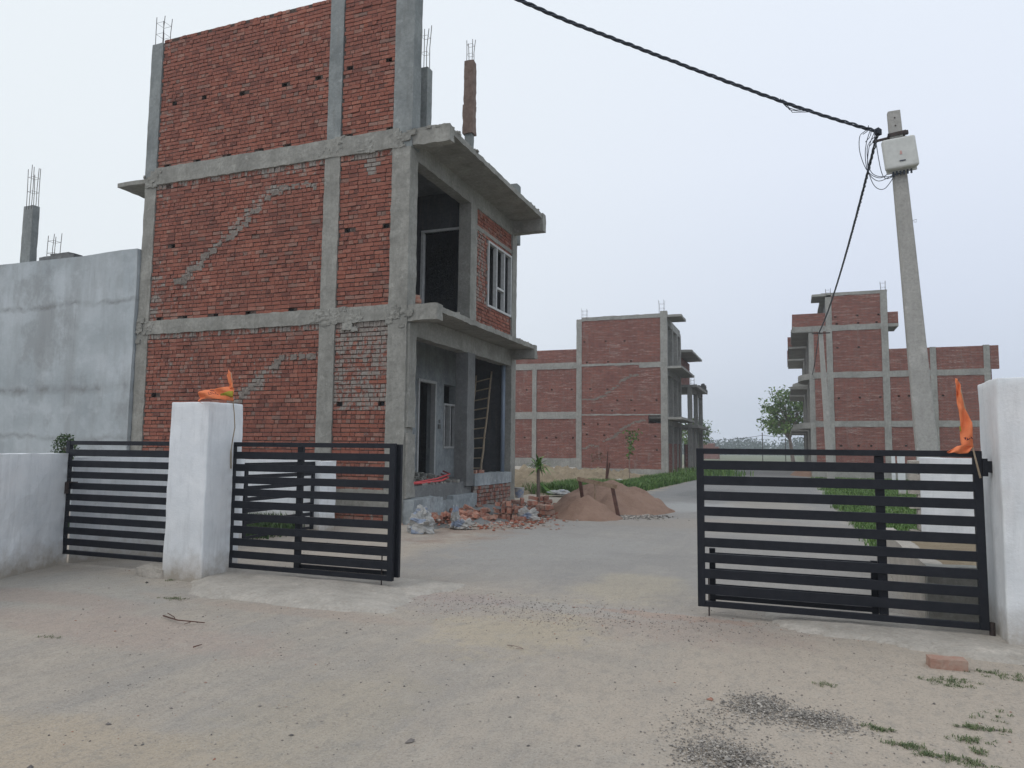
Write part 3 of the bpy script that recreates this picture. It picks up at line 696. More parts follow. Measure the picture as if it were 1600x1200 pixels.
# ---------------------------------------------------------------- white walls, pillars
def wallrun(pts, w, z1, name, label, mat=M_white):
    th = thing(name, label, 'wall', (pts[0][0], pts[0][1], 0))
    for (a, b) in zip(pts[:-1], pts[1:]):
        d = Vector((b[0]-a[0], b[1]-a[1], 0)); L = d.length; ang = math.atan2(d.y, d.x)
        Mx = Matrix.Translation((a[0], a[1], 0)) @ Matrix.Rotation(ang, 4, 'Z')
        m = MB(); m.rbox(0, L, 0, w, -.05, z1, st=.12, amp=.012, fq=3, M=Mx); m.build('wall_face', mat, th)
    return th
wallrun([(-6.1, .5), (-8.34, 6.55)], .22, 1.34, 'compound_wall', 'low whitewashed compound wall at the left edge of the photo')
wallrun([(-8.34, 6.58), (-7.66, 7.45), (-7.66, 8.85)], .2, 1.29, 'compound_wall', 'whitewashed wall seen through the bars of the narrow left gate')
wallrun([(-12.9, 11.55), (-8.35, 11.55)], .16, 1.2, 'compound_wall', 'whitewashed low wall at the foot of the big brick house, behind the left gates')
m = MB(); m.rbox(-7.95, -7.55, 10.6, 11.05, -.02, 1.2, st=.07, amp=.014, fq=4)
one(m, 'gate_pier', M_white, 'short worn white pier behind the bars of the left main gate', 'pier', (-7.75, 10.8, 0))
def pillar(x0, x1, y0, y1, z1, name, label, taper=0):
    m = MB(); m.rbox(x0, x1, y0, y1, -.05, z1, st=.06, amp=.006, fq=4, taper=taper)
    o = one(m, name, M_white, label, 'pillar', ((x0+x1)/2, (y0+y1)/2, 0), smooth=True)
    bv = o.modifiers.new('bevel', 'BEVEL'); bv.width = .012; bv.segments = 2; bv.angle_limit = math.radians(50); return o
pillar(-6.42, -5.87, 6.19, 6.74, 1.93, 'gate_pillar', 'square white gate pillar left of the road, orange flag above it', .03)
pillar(1.485, 2.9, 6.50, 7.09, 2.035, 'gate_pillar', 'wide white gate pillar cut by the right edge of the photo')
m = MB(); m.rbox(-6.80, -6.40, 6.18, 6.5, -.02, .11, st=.05, amp=.02, fq=6)
one(m, 'kerb_block', M_apron, 'small chipped concrete block at the foot of the left white pillar', 'block', (-6.6, 6.3, 0))

# ---------------------------------------------------------------- gates
def gate(name, label, x0, x1, y, z0, z1, mids, loc, sub=None, latch=True, rod=None, brk=None, tilt=0):
    g = thing(name, label, 'gate', loc)
    tb = .026
    def bar(nm, a, b, c, d, yy=y, t=tb):
        m = MB(); m.box(a, b, yy-t/2, yy+t/2, c, d); o = m.build(nm, M_gate, g)
        bv = o.modifiers.new('bevel', 'BEVEL'); bv.width = .003; bv.segments = 2; return o
    sw = .062
    bar('stile', x0, x0+sw, z0, z1, t=.05); bar('stile', x1-sw, x1, z0, z1, t=.05)
    bar('top_rail', x0+sw, x1-sw, z1-.05, z1, t=.04); bar('bottom_rail', x0+sw, x1-sw, z0, z0+.05, t=.04)
    for q in mids: bar('middle_stile', q-.035, q+.035, z0+.05, z1-.05, yy=y+.036, t=.04)
    n = 9; inner = (z1-.05)-(z0+.05); p = inner/(n+.45); h = .08
    for i in range(n):
        zc = z0+.05+p*(i+.74); bar('slat', x0+sw*.5, x1-sw*.5, zc-h/2, zc+h/2, yy=y-.012 if i % 1 == 0 else y, t=.022)
    if sub:
        a, b, yy, ztop, zl, zr, lw = sub
        def sp(nm, *bs):
            m = MB()
            for q in bs: m.box(*q)
            return m.build(nm, M_gate, fo)
        m = MB(); m.box(a+.05, b-lw, yy-.018, yy+.018, z0+.045, z0+.085); fo = m.build('folded_leaf', M_gate, g)
        sp('stile', (a, a+.05, yy-.02, yy+.02, z0+.03, zl)); sp('stile', (b-lw, b, yy-.02, yy+.02, z0+.03, zr))
        for i in range(n):
            zc = z0+.05+p*(i+.74); zc = H-(H-zc)*yy/y+.011
            if zc < ztop: sp('slat', (a+.05, b-lw, yy-.01, yy+.01, zc-h/2, zc+h/2))
    if rod: m = MB(); m.tube([(rod, y+.03, z0+.3), (rod, y+.03, .0)], .007, 6); m.build('drop_bolt', M_iron, g)
    if brk:
        bx, s_ = brk; m = MB(); m.box(bx, bx+s_*.065, y-.03, y+.03, z1-.17, z1-.08); m.box(bx+s_*.02, bx+s_*.13, y-.015, y+.015, z1-.15, z1-.14); m.box(bx, bx+s_*.035, y-.035, y+.035, z1-.20, z1-.06)
        m.build('hinge', M_gate, g)
        m = MB(); m.tube([(bx+s_*.02, y, z0-.06), (bx+s_*.02, y, z0+.06)], .022, 8); m.build('pivot', M_iron, g)
    return g
gate('gate', 'wide black slatted steel gate leaf right of the opening, hinged to the right pillar', -.79, 1.42, 6.76, .085, 1.475, (.69,), (.3, 6.76, 0), sub=(-.70, .66, 6.88, .62, .58, .55, .05), rod=-.70, brk=(1.42, 1))
gate('gate', 'black slatted steel gate leaf between the left white pillar and the road opening', -5.93, -3.80, 6.62, .10, 1.495, (-5.0,), (-4.9, 6.62, 0), sub=(-5.04, -3.765, 6.685, .5, .42, 1.485, .055), rod=-3.95, brk=(-5.93, -1))
gate('gate', 'narrow black slatted side gate at the left between the low wall and the pillar', -8.36, -6.40, 6.5, .12, 1.495, (), (-7.4, 6.5, 0))
m = MB(); m.box(-8.44, -8.12, 6.46, 6.475, .985, .997); m.box(-8.3, -8.27, 6.44, 6.475, .85, .99); gg = m.build('latch', M_iron, [o for o in bpy.data.objects if o.name.startswith('gate') and abs(o.location.x+7.4) < .1][0])
# yard gate behind
g = thing('gate', 'small dark yard gate standing behind the left main gate, in front of green weeds', 'gate', (-7.68, 9.8, 0))
for nm, b in [('stile', (-7.70, -7.66, 8.88, 8.94, .05, 1.2)), ('stile', (-7.70, -7.66, 10.54, 10.6, .05, 1.2))]+[('slat', (-7.69, -7.67, 8.94, 10.54, z, z+w)) for z, w in ((.06, .04), (.28, .06), (.45, .06), (.62, .06), (.79, .06), (.96, .06), (1.1, .1))]:
    m = MB(); m.box(*b); m.build(nm, M_gate, g)

# ---------------------------------------------------------------- flags
def surf(name, grid, mat, parent, th=.002):
    m = MB(); nj = len(grid[0]); m.add([p for r in grid for p in r], [(i*nj+j, i*nj+j+1, (i+1)*nj+j+1, (i+1)*nj+j) for i in range(len(grid)-1) for j in range(nj-1)])
    o = m.build(name, mat, parent, smooth=True); s_ = o.modifiers.new('solid', 'SOLIDIFY'); s_.thickness = th; s_.offset = 0; return o
def lerpgrid(A, B, ny, fold, seed):
    """cloth between two edge polylines of image-measured points"""
    g = []
    for i in range(len(A)):
        row = []
        for j in range(ny+1):
            t_ = j/ny; p = A[i]+(B[i]-A[i])*t_; p = p+Vector((0, fold*math.sin(t_*5+i*.5+seed)*(1 if 0 < i else .4)+fold*.7*noise.noise(Vector((i*.5, t_*3, seed))), 0)); row.append(p)
        g.append(row)
    return g
def dense(pts, n=4):
    out = []
    for a, b in zip(pts[:-1], pts[1:]):
        for k in range(n): out.append(a+(b-a)*k/n)
    return out+[pts[-1]]
fl = thing('flag', 'orange cloth flag on a thin bamboo stick blown left over the left white pillar', 'flag', at(358, 733, 6.55))
Yl = 6.1
m = MB(); m.tube([at(361, 732, 6.55), at(361, 705, 6.54), at(363, 690, 6.5), at(367, 668, 6.4), at(366, 645, 6.3), at(364, 628, 6.22), at(364, 604, 6.16), at(361, 582, 6.12)], .007, 6, .004); m.build('stick', M_bamboo, fl, smooth=True)
A = dense([at(x, y, 6.14) for x, y in ((365, 606), (356, 604), (345, 606), (330, 608), (320, 609), (312, 613), (310, 619), (311, 624))])
B = dense([at(x, y, 6.14) for x, y in ((365, 627), (356, 626), (345, 624), (332, 623), (322, 622), (315, 624), (313, 628), (315, 631))])
surf('cloth', lerpgrid(A, B, 8, .022, 1), M_flag, fl)
A = dense([at(x, y, 6.14) for x, y in ((364, 607), (365, 598), (362, 590), (361, 583), (357, 576))]); B = dense([at(x, y, 6.14) for x, y in ((356, 607), (359, 600), (357, 594), (353, 587), (356, 582))])
surf('cloth', lerpgrid(A, B, 4, .012, 3), M_flag, fl)
A = dense([at(x, y, 6.10) for x, y in ((364, 611), (357, 611), (350, 614), (344, 616))], 3); B = dense([at(x, y, 6.10) for x, y in ((364, 621), (359, 620), (352, 618), (345, 618))], 3)
surf('print', lerpgrid(A, B, 3, .008, 1), M_flagg, fl)
m = MB()
for x, y, dx, dy in ((325, 613, 1, 3), (328, 613, 2, 2), (331, 612, 0, 4), (333, 615, 2, 1), (336, 613, 1, 3), (339, 616, 2, 1), (328, 610, 7, 1), (326, 616, 4, 0)):
    m.tube([at(x, y, 6.09), at(x+dx*.5+.6, y+dy*.5-.3, 6.088), at(x+dx, y+dy, 6.09)], .003, 4)
m.build('print', M_ink, fl)
fr_ = thing('flag', 'long orange cloth flag on a bamboo stick at the right pillar, drooping upright', 'flag', at(1532, 748, 6.6))
m = MB(); m.tube([at(1532, 747, 6.66), at(1524, 716, 6.68), at(1519, 696, 6.7), at(1512, 655, 6.7), at(1499, 600, 6.7)], .008, 6, .004); m.build('stick', M_bamboo, fr_, smooth=True)
A = dense([at(x, y, 6.66) for x, y in ((1493, 591), (1492, 598), (1494, 612), (1496, 630), (1498, 645), (1500, 665), (1501, 683), (1502, 697))])
B = dense([at(x, y, 6.66) for x, y in ((1496, 592), (1501, 600), (1500, 612), (1505, 625), (1509, 640), (1518, 660), (1520, 680), (1522, 699))])
surf('cloth', lerpgrid(A, B, 8, .020, 2), M_flag, fr_)
A = dense([at(x, y, 6.62) for x, y in ((1479, 706), (1488, 702), (1496, 697), (1505, 695), (1520, 697))]); B = dense([at(x, y, 6.62) for x, y in ((1482, 708), (1490, 707), (1500, 709), (1512, 708), (1518, 700))])
surf('cloth', lerpgrid(A, B, 5, .02, 5), M_flag, fr_)
m = MB()
for x, y, dx, dy in ((1506, 684, 3, 2), (1508, 687, 1, -4), (1511, 684, 0, 4), (1512, 687, 4, -2), (1517, 683, 1, 2), (1519, 686, 0, -1)):
    m.tube([at(x, y, 6.625), at(x+dx*.5+.6, y+dy*.5-.3, 6.623), at(x+dx, y+dy, 6.625)], .003, 4)
m.build('print', M_ink, fr_)
m = MB(); m.tube([at(1500, 666, 6.625), at(1501, 674, 6.625)], .005, 4); m.build('print', M_flagg, fr_)

# ---------------------------------------------------------------- right side behind the gate
th = thing('planter_wall', 'low concrete kerb wall holding sand behind the right gate', 'wall', (1.06, 7.2, 0))
part('side_face', M_apron, th, (1.06, 1.22, 7.21, 10.6, -.02, .49), amp=.01, st=.12); part('front_face', M_conc, th, (1.062, 3.2, 7.12, 7.30, -.02, .50), amp=.01, st=.12)
sheet('sand_ground', fr(1.2, 6, 30), fr(7.25, 11.3, 30), lambda x, y: .38+.06*noise.noise(Vector((x*1.7, y*1.7, 0)))+.02*noise.noise(Vector((x*6, y*6, 0))), M_ysand)
ww = thing('boundary_wall', 'pale plastered boundary wall with raw brick end, seen through the right gate below the pole', 'wall', (2.4, 11.1, 0))
m = MB(); m.rbox(1.60, 5.2, 11.0, 11.2, 0, 1.39, st=.12, amp=.01, fq=3); m.build('wall_face', M_white, ww)
m = MB()
for i in range(14):
    z = .08+i*.092; e = .12 if i % 2 else .03; m.rbox(1.6-e, 1.62, 11.02, 11.18, z, z+.078, st=.06, amp=.008)
m.build('brick_toothing', M_apron, ww)
for x, y, w, lb in ((1410, 775, .11, 'white concrete boundary post in the grass, the wider of two, seen through the right gate'), (1397, 760, .07, 'thin white boundary post in the grass seen through the right gate')):
    d = fw+rt*(x-800)/FP-up*(y-600)/FP; p = Vector((0, 0, H))+d*(-H/d.z)
    m = MB(); m.rbox(p.x-w, p.x+w, p.y-.06, p.y+.06, 0, 1.38, st=.15, amp=.008)
    one(m, 'boundary_post', M_white, lb, 'post', p)

# ---------------------------------------------------------------- poles
def prism(m, p0, p1, w0, d0, w1, d1, n=10):
    p0, p1 = Vector(p0), Vector(p1); ax = (p1-p0).normalized(); ux = Vector((1, .05, 0)); ux = (ux-ax*ux.dot(ax)).normalized(); uy = ax.cross(ux)
    vs = []; fs = []
    for i in range(n+1):
        t_ = i/n; c = p0+(p1-p0)*t_; w, d = w0+(w1-w0)*t_, d0+(d1-d0)*t_
        for a, b in ((-1, -.8), (-.85, -1), (.85, -1), (1, -.8), (1, .8), (.85, 1), (-.85, 1), (-1, .8)): vs.append(c+ux*a*w/2+uy*b*d/2+noise.noise_vector(c*2)*.004)
    for i in range(n):
        for k in range(8): fs.append((i*8+k, i*8+(k+1) % 8, (i+1)*8+(k+1) % 8, (i+1)*8+k))
    fs.append(tuple(range(8))[::-1]); fs.append(tuple(n*8+k for k in range(8))); m.add(vs, fs)
PB = Vector((2.28, 13.5, 0)); PTp = at(1396, 175, 13.5)
pb_ = at(1448, 700, 13.5); dirp = (PTp-pb_); PB = pb_+dirp*(-pb_.z/dirp.z)
pole = thing('utility_pole', 'tall leaning concrete electric pole on the right carrying a white box', 'pole', PB)
m = MB(); prism(m, PB, PTp, .345, .17, .19, .12); m.build('shaft', M_pole, pole)
def onpole(z): return PB+(PTp-PB)*(z/PTp.z)
axp = (PTp-PB).normalized()
for z in (7.05, 7.0-.12):
    pass
for dz in (.13, .27):
    c = PTp-axp*dz; m = MB(); m.tube([c+Vector((0, -.068, 0)), c+Vector((0, -.060, 0))], .013, 8); m.build('bolt_hole', M_iron, pole)
c = PTp-axp*.42
m = MB(); Mx = Matrix.Translation(c) @ Matrix.Rotation(math.radians(-7), 4, 'Y')
m.box(-.13, .15, -.085, -.07, -.03, .03, Mx); m.box(-.13, .15, .07, .085, -.03, .03, Mx); m.box(.12, .19, -.03, .03, -.02, .04, Mx); m.box(-.36, -.11, -.02, .02, -.035, .0, Mx); m.box(-.125, -.11, -.085, .085, -.03, .03, Mx)
m.build('bracket', M_iron, pole)
J = at(1372, 206, 13.5)
m = MB()
for i in range(5): m.tube([J+Vector((-.05, 0, .045-.02*i)), J+Vector((0, -.05, .05-.02*i)), J+Vector((.05, 0, .03-.02*i)), J+Vector((0, .05, .03-.02*i)), J+Vector((-.05, 0, .04-.02*i))], .012, 5)
m.build('insulator', M_cable, pole)
bc = at(1405.5, 241, 13.36); ang = math.radians(-6)
Mx = Matrix.Translation(bc) @ Matrix.Rotation(-ang*-1, 4, 'Y') @ Matrix.Rotation(math.radians(4), 4, 'Z')
jb = thing('junction_box', 'square white plastic electrical box fixed high on the leaning concrete pole', 'box', bc)
m = MB(); m.box(-.255, .255, -.10, .03, -.265, .265, Mx); o = m.build('lid', M_box, jb); bv = o.modifiers.new('bevel', 'BEVEL'); bv.width = .04; bv.segments = 4
m = MB(); m.box(-.23, .24, .03, .07, -.30, .25, Mx); o = m.build('base', M_box, jb); bv = o.modifiers.new('bevel', 'BEVEL'); bv.width = .02; bv.segments = 3
m = MB(); m.box(-.04, .05, -.112, -.098, -.16, -.143, Mx); m.build('label_plate', M_cable, jb)
m = MB(); m.box(-.02, .015, -.108, -.098, -.04, -.015, Mx); m.box(-.012, .012, -.108, -.098, -.015, .02, Mx); m.build('mark', M_red, jb)
m = MB(); m.box(-.15, .13, -.07, -.02, .262, .272, Mx); m.build('lid_seam', M_iron, jb)
m = MB()
for i in range(6):
    q = Mx @ Vector((-.13+i*.055, .02, -.28)); m.tube([q, q+Vector((0, 0, -.07))], .016, 7)
m.build('cable_gland', M_cable, jb)
def helix(m, pts, r, rs, turns_per_m, n_str=3, n=5, seg=26):
    # catenary-like polyline resampled, strands wound around it
    P = []; L = 0
    for a, b in zip(pts[:-1], pts[1:]):
        k = max(2, int((b-a).length*seg))
        for i in range(k): P.append(a+(b-a)*i/k)
    P.append(pts[-1])
    acc = [0]
    for a, b in zip(P[:-1], P[1:]): acc.append(acc[-1]+(b-a).length)
    for s_ in range(n_str):
        out = []
        for i, p in enumerate(P):
            t_ = (P[min(i+1, len(P)-1)]-P[max(i-1, 0)]).normalized(); u = t_.cross(Vector((0, 0, 1))).normalized(); w = u.cross(t_)
            an = acc[i]*turns_per_m*6.283+s_*6.283/n_str+.8*noise.noise(Vector((acc[i]*.7, 0, 3))); rr = rs*(1+.5*noise.noise(Vector((acc[i]*1.1, s_, 0))))
            out.append(p+(u*math.cos(an)+w*math.sin(an))*rr)
        m.tube(out, r, n)
def sag(a, b, s_, n=30): return [a+(b-a)*(i/n)-Vector((0, 0, s_*4*(i/n)*(1-i/n))) for i in range(n+1)]
def curve_at(pts3, n=24):
    # Catmull-Rom
    out = []
    for i in range(len(pts3)-1):
        p0, p1, p2, p3 = pts3[max(i-1, 0)], pts3[i], pts3[i+1], pts3[min(i+2, len(pts3)-1)]
        for k in range(n):
            t_ = k/n; out.append(.5*((2*p1)+(p2-p0)*t_+(2*p0-5*p1+4*p2-p3)*t_*t_+(3*p1-p0-3*p2+p3)*t_**3))
    return out+[pts3[-1]]
E1 = at(810, -1, 8.6); K = [J, at(1240, 165, 12.45), at(1000, 76, 10.4), E1, E1+(E1-at(1000, 76, 10.4))*1.2+Vector((0, 0, .25))]
m = MB(); helix(m, curve_at(K, 10), .014, .017, 1.9)
# loosened strands
for k in range(3):
    a, b = at(1215+k*4, 153+k, 12.35), at(1262+k*5, 171+k*2, 12.6); m.tube([a, a+(b-a)*.3+Vector((0, 0, -.10-.03*k)), a+(b-a)*.6+Vector((0, 0, -.09)), b], .006, 5)
one(m, 'power_cable', M_cable, 'thick twisted black cable crossing the sky from the top to the leaning pole', 'cable', J, smooth=True)
P2t = at(1282, 517, 34); P2b = at(1299.5, 763, 34); P2b = P2t+(P2b-P2t)*(P2t.z/(P2t.z-P2b.z))
m = MB(); helix(m, sag(J, P2t+Vector((-.06, 0, -.08)), .35, 20), .013, .016, 1.6, 3, 5, 14)
one(m, 'power_cable', M_cable, 'twisted black cable descending from the leaning pole to the second pole', 'cable', J, smooth=True)
m = MB()
Y_ = 13.4
for pts in (((1362, 200), (1350, 206), (1343, 215), (1344, 240), (1356, 268), (1375, 278), (1392, 268)), ((1360, 203), (1354, 222), (1352, 245), (1357, 270), (1373, 283), (1396, 273)), ((1366, 207), (1358, 230), (1356, 262), (1366, 290), (1382, 295), (1398, 274)),
            ((1371, 212), (1362, 218), (1355, 232), (1358, 262), (1370, 275), (1398, 276)), ((1357, 196), (1356, 204), (1348, 210)), ((1361, 199), (1360, 212), (1352, 222)), ((1366, 202), (1366, 218), (1358, 229)), ((1368, 218), (1380, 276), (1402, 272), (1412, 268))):
    m.tube(curve_at([at(x, y, Y_-.03*R.random()) for x, y in pts], 6), .0065, 5)
one(m, 'loop_wires', M_cable, 'thin black wires looping from the cable joint into the white box', 'wire', J, smooth=True)
m = MB(); a_ = at(1425, 345, 13.45); m.tube([a_, a_+Vector((.07, 0, .02)), a_+Vector((.06, 0, -.03)), a_+Vector((.02, 0, -.02))], .004, 4); m.build('wire_hook', M_iron, pole)
p2 = thing('utility_pole', 'second concrete electric pole in front of the right-hand brick house', 'pole', P2b)
m = MB(); prism(m, P2b, P2t, .31, .16, .17, .12); m.build('shaft', M_pole, p2)
m = MB(); m.box(P2t.x-.35, P2t.x+.38, P2t.y-.1, P2t.y-.08, P2t.z-.14, P2t.z-.09); m.build('bracket', M_iron, p2)
P3t = at(1263, 605, 58); p3 = thing('utility_pole', 'farthest of the three concrete poles, small white box near its top', 'pole', (P3t.x+.1, 58, 0))
m = MB(); prism(m, (P3t.x+.12, 58, 0), P3t, .42, .2, .26, .16); m.build('shaft', M_pole, p3)
q = at(1262, 612, 57.8)
m = MB(); m.box(q.x-.23, q.x+.23, 57.6, 57.78, q.z-.3, q.z+.3); o = one(m, 'junction_box', M_box, 'small white box near the top of the farthest pole', 'box', q); bv = o.modifiers.new('bevel', 'BEVEL'); bv.width = .04
m = MB(); helix(m, sag(P2t+Vector((-.06, 0, -.08)), P3t+Vector((0, -.1, .1)), .5, 12), .014, .014, 1, 2, 4, 4)
one(m, 'power_cable', M_cable, 'thin cable between the second pole and the farthest pole', 'cable', P2t)

# ---------------------------------------------------------------- far left house
def far_wall(parent, name, mat, u0, u1, z0, z1, plane, holes, axis='x', th=.22, s=1):
    hh = [(h[0]-.06, h[0]+.06, h[1]-.05, h[1]+.05) for h in holes if u0+.1 < h[0] < u1-.1 and z0+.06 < h[1] < z1-.06]
    m = MB(); pierced(m, u0, u1, z0, z1, plane, plane+s*.12, hh, axis); o = m.build(name, mat, parent)
    m = MB()
    if axis == 'x': m.box(u0, u1, plane+s*.121, plane+s*th, z0, z1)
    else: m.box(min(plane+s*.121, plane+s*th), max(plane+s*.121, plane+s*th), u0, u1, z0, z1)
    m.build('wall_core', M_mortar, o); return o
h2 = [(-12.08, 8.29), (-10.7, 8.27), (-9.5, 8.25), (-11.91, 6.97), (-10.54, 6.97), (-9.1, 6.97), (-11.69, 5.27), (-10.59, 5.24), (-9.97, 4.53), (-9.09, 4.53), (-11.59, 3.92), (-10.29, 3.9), (-8.88, 3.91), (-12.09, 3.07), (-11.19, 3.06), (-10.46, 3.04), (-11.91, 2.42), (-10.79, 2.37), (-9.19, 2.31), (-7.54, 4.52), (-7.62, 2.31), (-7.54, 1.48), (-15.96, 5.3), (-15.18, 5.26), (-14.23, 5.28), (-12.92, 5.28), (-16.07, 2.21), (-14.57, 2.19), (-13.93, 2.21), (-12.81, 2.2)]
B2 = thing('brick_house', 'tall unfinished brick house across the plot beyond the sand heap, left of the road', 'house', (-9.7, 44.5, 0))
Y2 = 44.5
for a, b in ((-12.26, -7.27),):
    for z0, z1 in ((.3, 3.62), (3.62, 6.76), (6.82, 9.64)):
        if z0 == .3:
            far_wall(B2, 'brick_wall', M_bfar, a, -8.05, z0, 3.62, Y2, h2); far_wall(B2, 'brick_wall', M_bfar, -8.05, b, z0, 3.1, Y2, h2)
        else: far_wall(B2, 'brick_wall', M_bfar, a, b, z0, z1, Y2, h2)
far_wall(B2, 'brick_wall', M_bfar, -20, -12.6, 7.0, 7.85, Y2+.02, h2)
for a, b in ((-20, -15.55), (-15.28, -12.6)):
    for z0, z1 in ((.9, 3.4), (3.85, 6.6)): far_wall(B2, 'brick_wall', M_bfar, a, b, z0, z1, Y2+.02, h2)
for x0, x1, z1 in ((-12.6, -12.25, 9.75), (-7.28, -6.87, 10.0), (-15.56, -15.27, 6.7)): part('column', M_conc_far, B2, (x0, x1, Y2-.04, Y2+.3, 0, z1), st=.4, amp=.01)
for b in ((-12.25, -7.28, Y2-.03, Y2+.25, 9.62, 9.86), (-8.6, -7.28, Y2-.03, Y2+.2, 6.53, 6.86), (-12.3, -8.6, Y2-.025, Y2+.2, 6.72, 6.86), (-20, -12.6, Y2-.03, Y2+.2, 6.6, 7.0), (-20, -12.6, Y2-.03, Y2+.2, 3.4, 3.85), (-20, -12.3, Y2-.05, Y2+.2, .35, .9), (-12.3, -7.28, Y2-.05, Y2+.2, 0, .32), (-12.3, -7.28, Y2-.025, Y2+.2, 3.60, 3.68)):
    part('beam', M_conc_far, B2, b, st=.3, amp=.02)
m = MB()
for pts in ([(-12.21, 4.59), (-11.38, 4.62), (-10.76, 4.89), (-10.15, 5.32), (-9.54, 5.83), (-9.14, 6.02), (-8.54, 6.08)], [(-12.12, 1.57), (-11.17, 1.77), (-10.15, 2.29), (-9.55, 2.85), (-8.95, 3.16), (-8.17, 3.32)]):
    for (a, b) in zip(pts[:-1], pts[1:]):
        for i in range(9):
            t_ = i/9; x = a[0]+(b[0]-a[0])*t_; z = a[1]+(b[1]-a[1])*t_+R.gauss(0, .04)
            if R.random() < .8: w9 = R.uniform(.05, .15); m.rbox(x-w9, x+w9, Y2-.012, Y2+.02, z-.04, z+.04, st=.05, amp=.012)
m.build('stair_mortar_line', M_scar, B2)
for z in (3.4, 6.4, 9.55): part('floor_slab', M_conc_far, B2, (-12.3, -6.95, Y2+.25, 50.7, z, z+.16), st=.8, amp=.01)
for z in (3.35, 6.45, 9.62):
    part('balcony', M_conc_far, B2, (-6.9, -6.0, Y2, 50.8 if z < 9 else 46.6, z, z+.14), st=.4, amp=.015)
for y in (46.9, 49.0, 50.5):
    for z0, z1 in ((0, 3.35), (3.5, 6.45), (6.6, 9.4)): part('column', M_conc_far, B2, (-7.2, -6.9, y, y+.28, z0, z1), st=.6, amp=.01)
part('front_beam', M_conc_far, B2, (-7.15, -6.92, 44.9, 50.7, 9.2, 9.5), (-7.15, -6.92, 44.9, 50.7, 6.1, 6.44), (-7.15, -6.92, 44.9, 50.7, 3.0, 3.34), st=.6, amp=.01)
far_wall(B2, 'front_wall', M_bfar_y, 44.9, 50.6, 0, 1.9, -6.98, [], 'y', s=-1)
far_wall(B2, 'inner_wall', M_bfar_y, 44.9, 50.6, 1.9, 9.5, -8.6, [], 'y', s=-1)
part('back_wall', M_conc_d, B2, (-12.3, -8.8, 50.5, 50.7, 0, 9.5), st=1)
rebar(B2, -12.1, Y2+.1, 9.8, 10.5, .15); rebar(B2, -7.2, Y2+.1, 9.9, 10.7, .15)
# next house
B3 = thing('concrete_house', 'unfinished house with projecting grey slabs behind the tall far-left brick house', 'house', (-7, 54, 0))
far_wall(B3, 'brick_wall', M_bfar_y, 51.2, 57.8, 6.1, 8.2, -7.2, [], 'y', s=-1); far_wall(B3, 'brick_wall', M_bfar_y, 51.2, 57.8, 0, 1.9, -6.6, [], 'y', s=-1)
part('back_wall', M_conc_d, B3, (-13, -8.8, 51.0, 51.2, 0, 8.2), (-8.8, -8.6, 51.2, 58, 0, 8.2), st=1)
part('roof_slab', M_conc_far, B3, (-13, -6.2, 51.1, 57.2, 8.3, 8.46), st=.5, amp=.02)
part('balcony', M_conc_far, B3, (-12, -5.9, 51.1, 58.2, 5.85, 6.02), st=.5, amp=.02); part('balcony', M_conc_far, B3, (-12, -5.85, 51.1, 57.8, 3.05, 3.25), st=.5, amp=.02)
part('front_beam', M_conc_far, B3, (-6.5, -6.3, 51.2, 58, 5.5, 5.86), (-6.5, -6.3, 51.2, 58, 2.8, 3.06), st=.5, amp=.01)
for y in (51.2, 54.5, 57.6): part('column', M_conc_far, B3, (-6.55, -6.25, y, y+.3, 0, 5.86), st=.6, amp=.01)
part('pier', M_conc_far, B3, (-6.5, -6.2, 52.4, 53.4, 0, 2.8), st=.6)
m = MB()
for i in range(40): x, y = R.uniform(-6.9, -6.0), R.uniform(56.2, 58); m.rbox(x-.12, x+.12, y-.1, y+.1, 6.0, 6.05+.5*R.random(), st=.1, amp=.05)
tag(m.build('roof_rubble', M_conc_d, B3), kind='stuff')
rebar(B3, -6.6, 54.5, 6.2, 6.8, .12)

# ---------------------------------------------------------------- right house
h3 = [(2.65, 9.35), (3.81, 9.37), (4.91, 9.36), (2.7, 8.93), (3.84, 8.93), (4.8, 8.93), (2.71, 7.53), (3.83, 7.52), (2.78, 6.1), (4.06, 6.1), (4.9, 6.1), (1.53, 4.57), (2.7, 4.58), (3.81, 4.6), (4.86, 4.62), (5.8, 4.66), (6.31, 4.66), (7.98, 4.66), (3.22, 3.27), (3.94, 3.27), (4.8, 3.3), (5.67, 3.3), (6.34, 3.31), (7.95, 3.31), (2.75, 1.84), (3.66, 1.85), (4.32, 1.85), (4.94, 1.86), (6.07, 1.87)]
B4 = thing('brick_house', 'wide unfinished brick house right of the road behind the poles, with curved balconies', 'house', (6, 46, 0))
Y4 = 46.0
cols4 = [(2.12, 2.45), (5.02, 5.38), (7.42, 7.72), (9.98, 10.28)]
bays = [(1.45, 2.12), (2.45, 5.02), (5.38, 7.42), (7.72, 9.98), (10.28, 10.7)]
for i, (a, b) in enumerate(bays):
    tops = [(0.35, 2.95), (3.25, 5.78), (6.08, 8.55)]
    for z0, z1 in tops:
        if z0 > 6 and i >= 2: z1 = 7.36
        if z0 > 6 and i == 0: z1 = 8.55
        if i == 4 and z0 < 6: continue
        far_wall(B4, 'brick_wall', M_bfar, a, b, z0, z1, Y4, h3)
far_wall(B4, 'brick_wall', M_bfar, 2.45, 5.02, 8.85, 10.6, Y4, h3)
far_wall(B4, 'brick_wall', M_bfar, 10.05, 10.4, .3, 6.08, Y4+.3, [])
for (a, b), zt in zip(cols4, (10.55, 10.75, 7.38, 7.4)): part('column', M_conc_far, B4, (a, b, Y4-.04, Y4+.3, 0, zt), st=.4, amp=.01)
for z0, z1 in ((2.93, 3.27), (5.76, 6.1)): part('beam', M_conc_far, B4, (1.45, 10.0, Y4-.03, Y4+.25, z0, z1), st=.35, amp=.02)
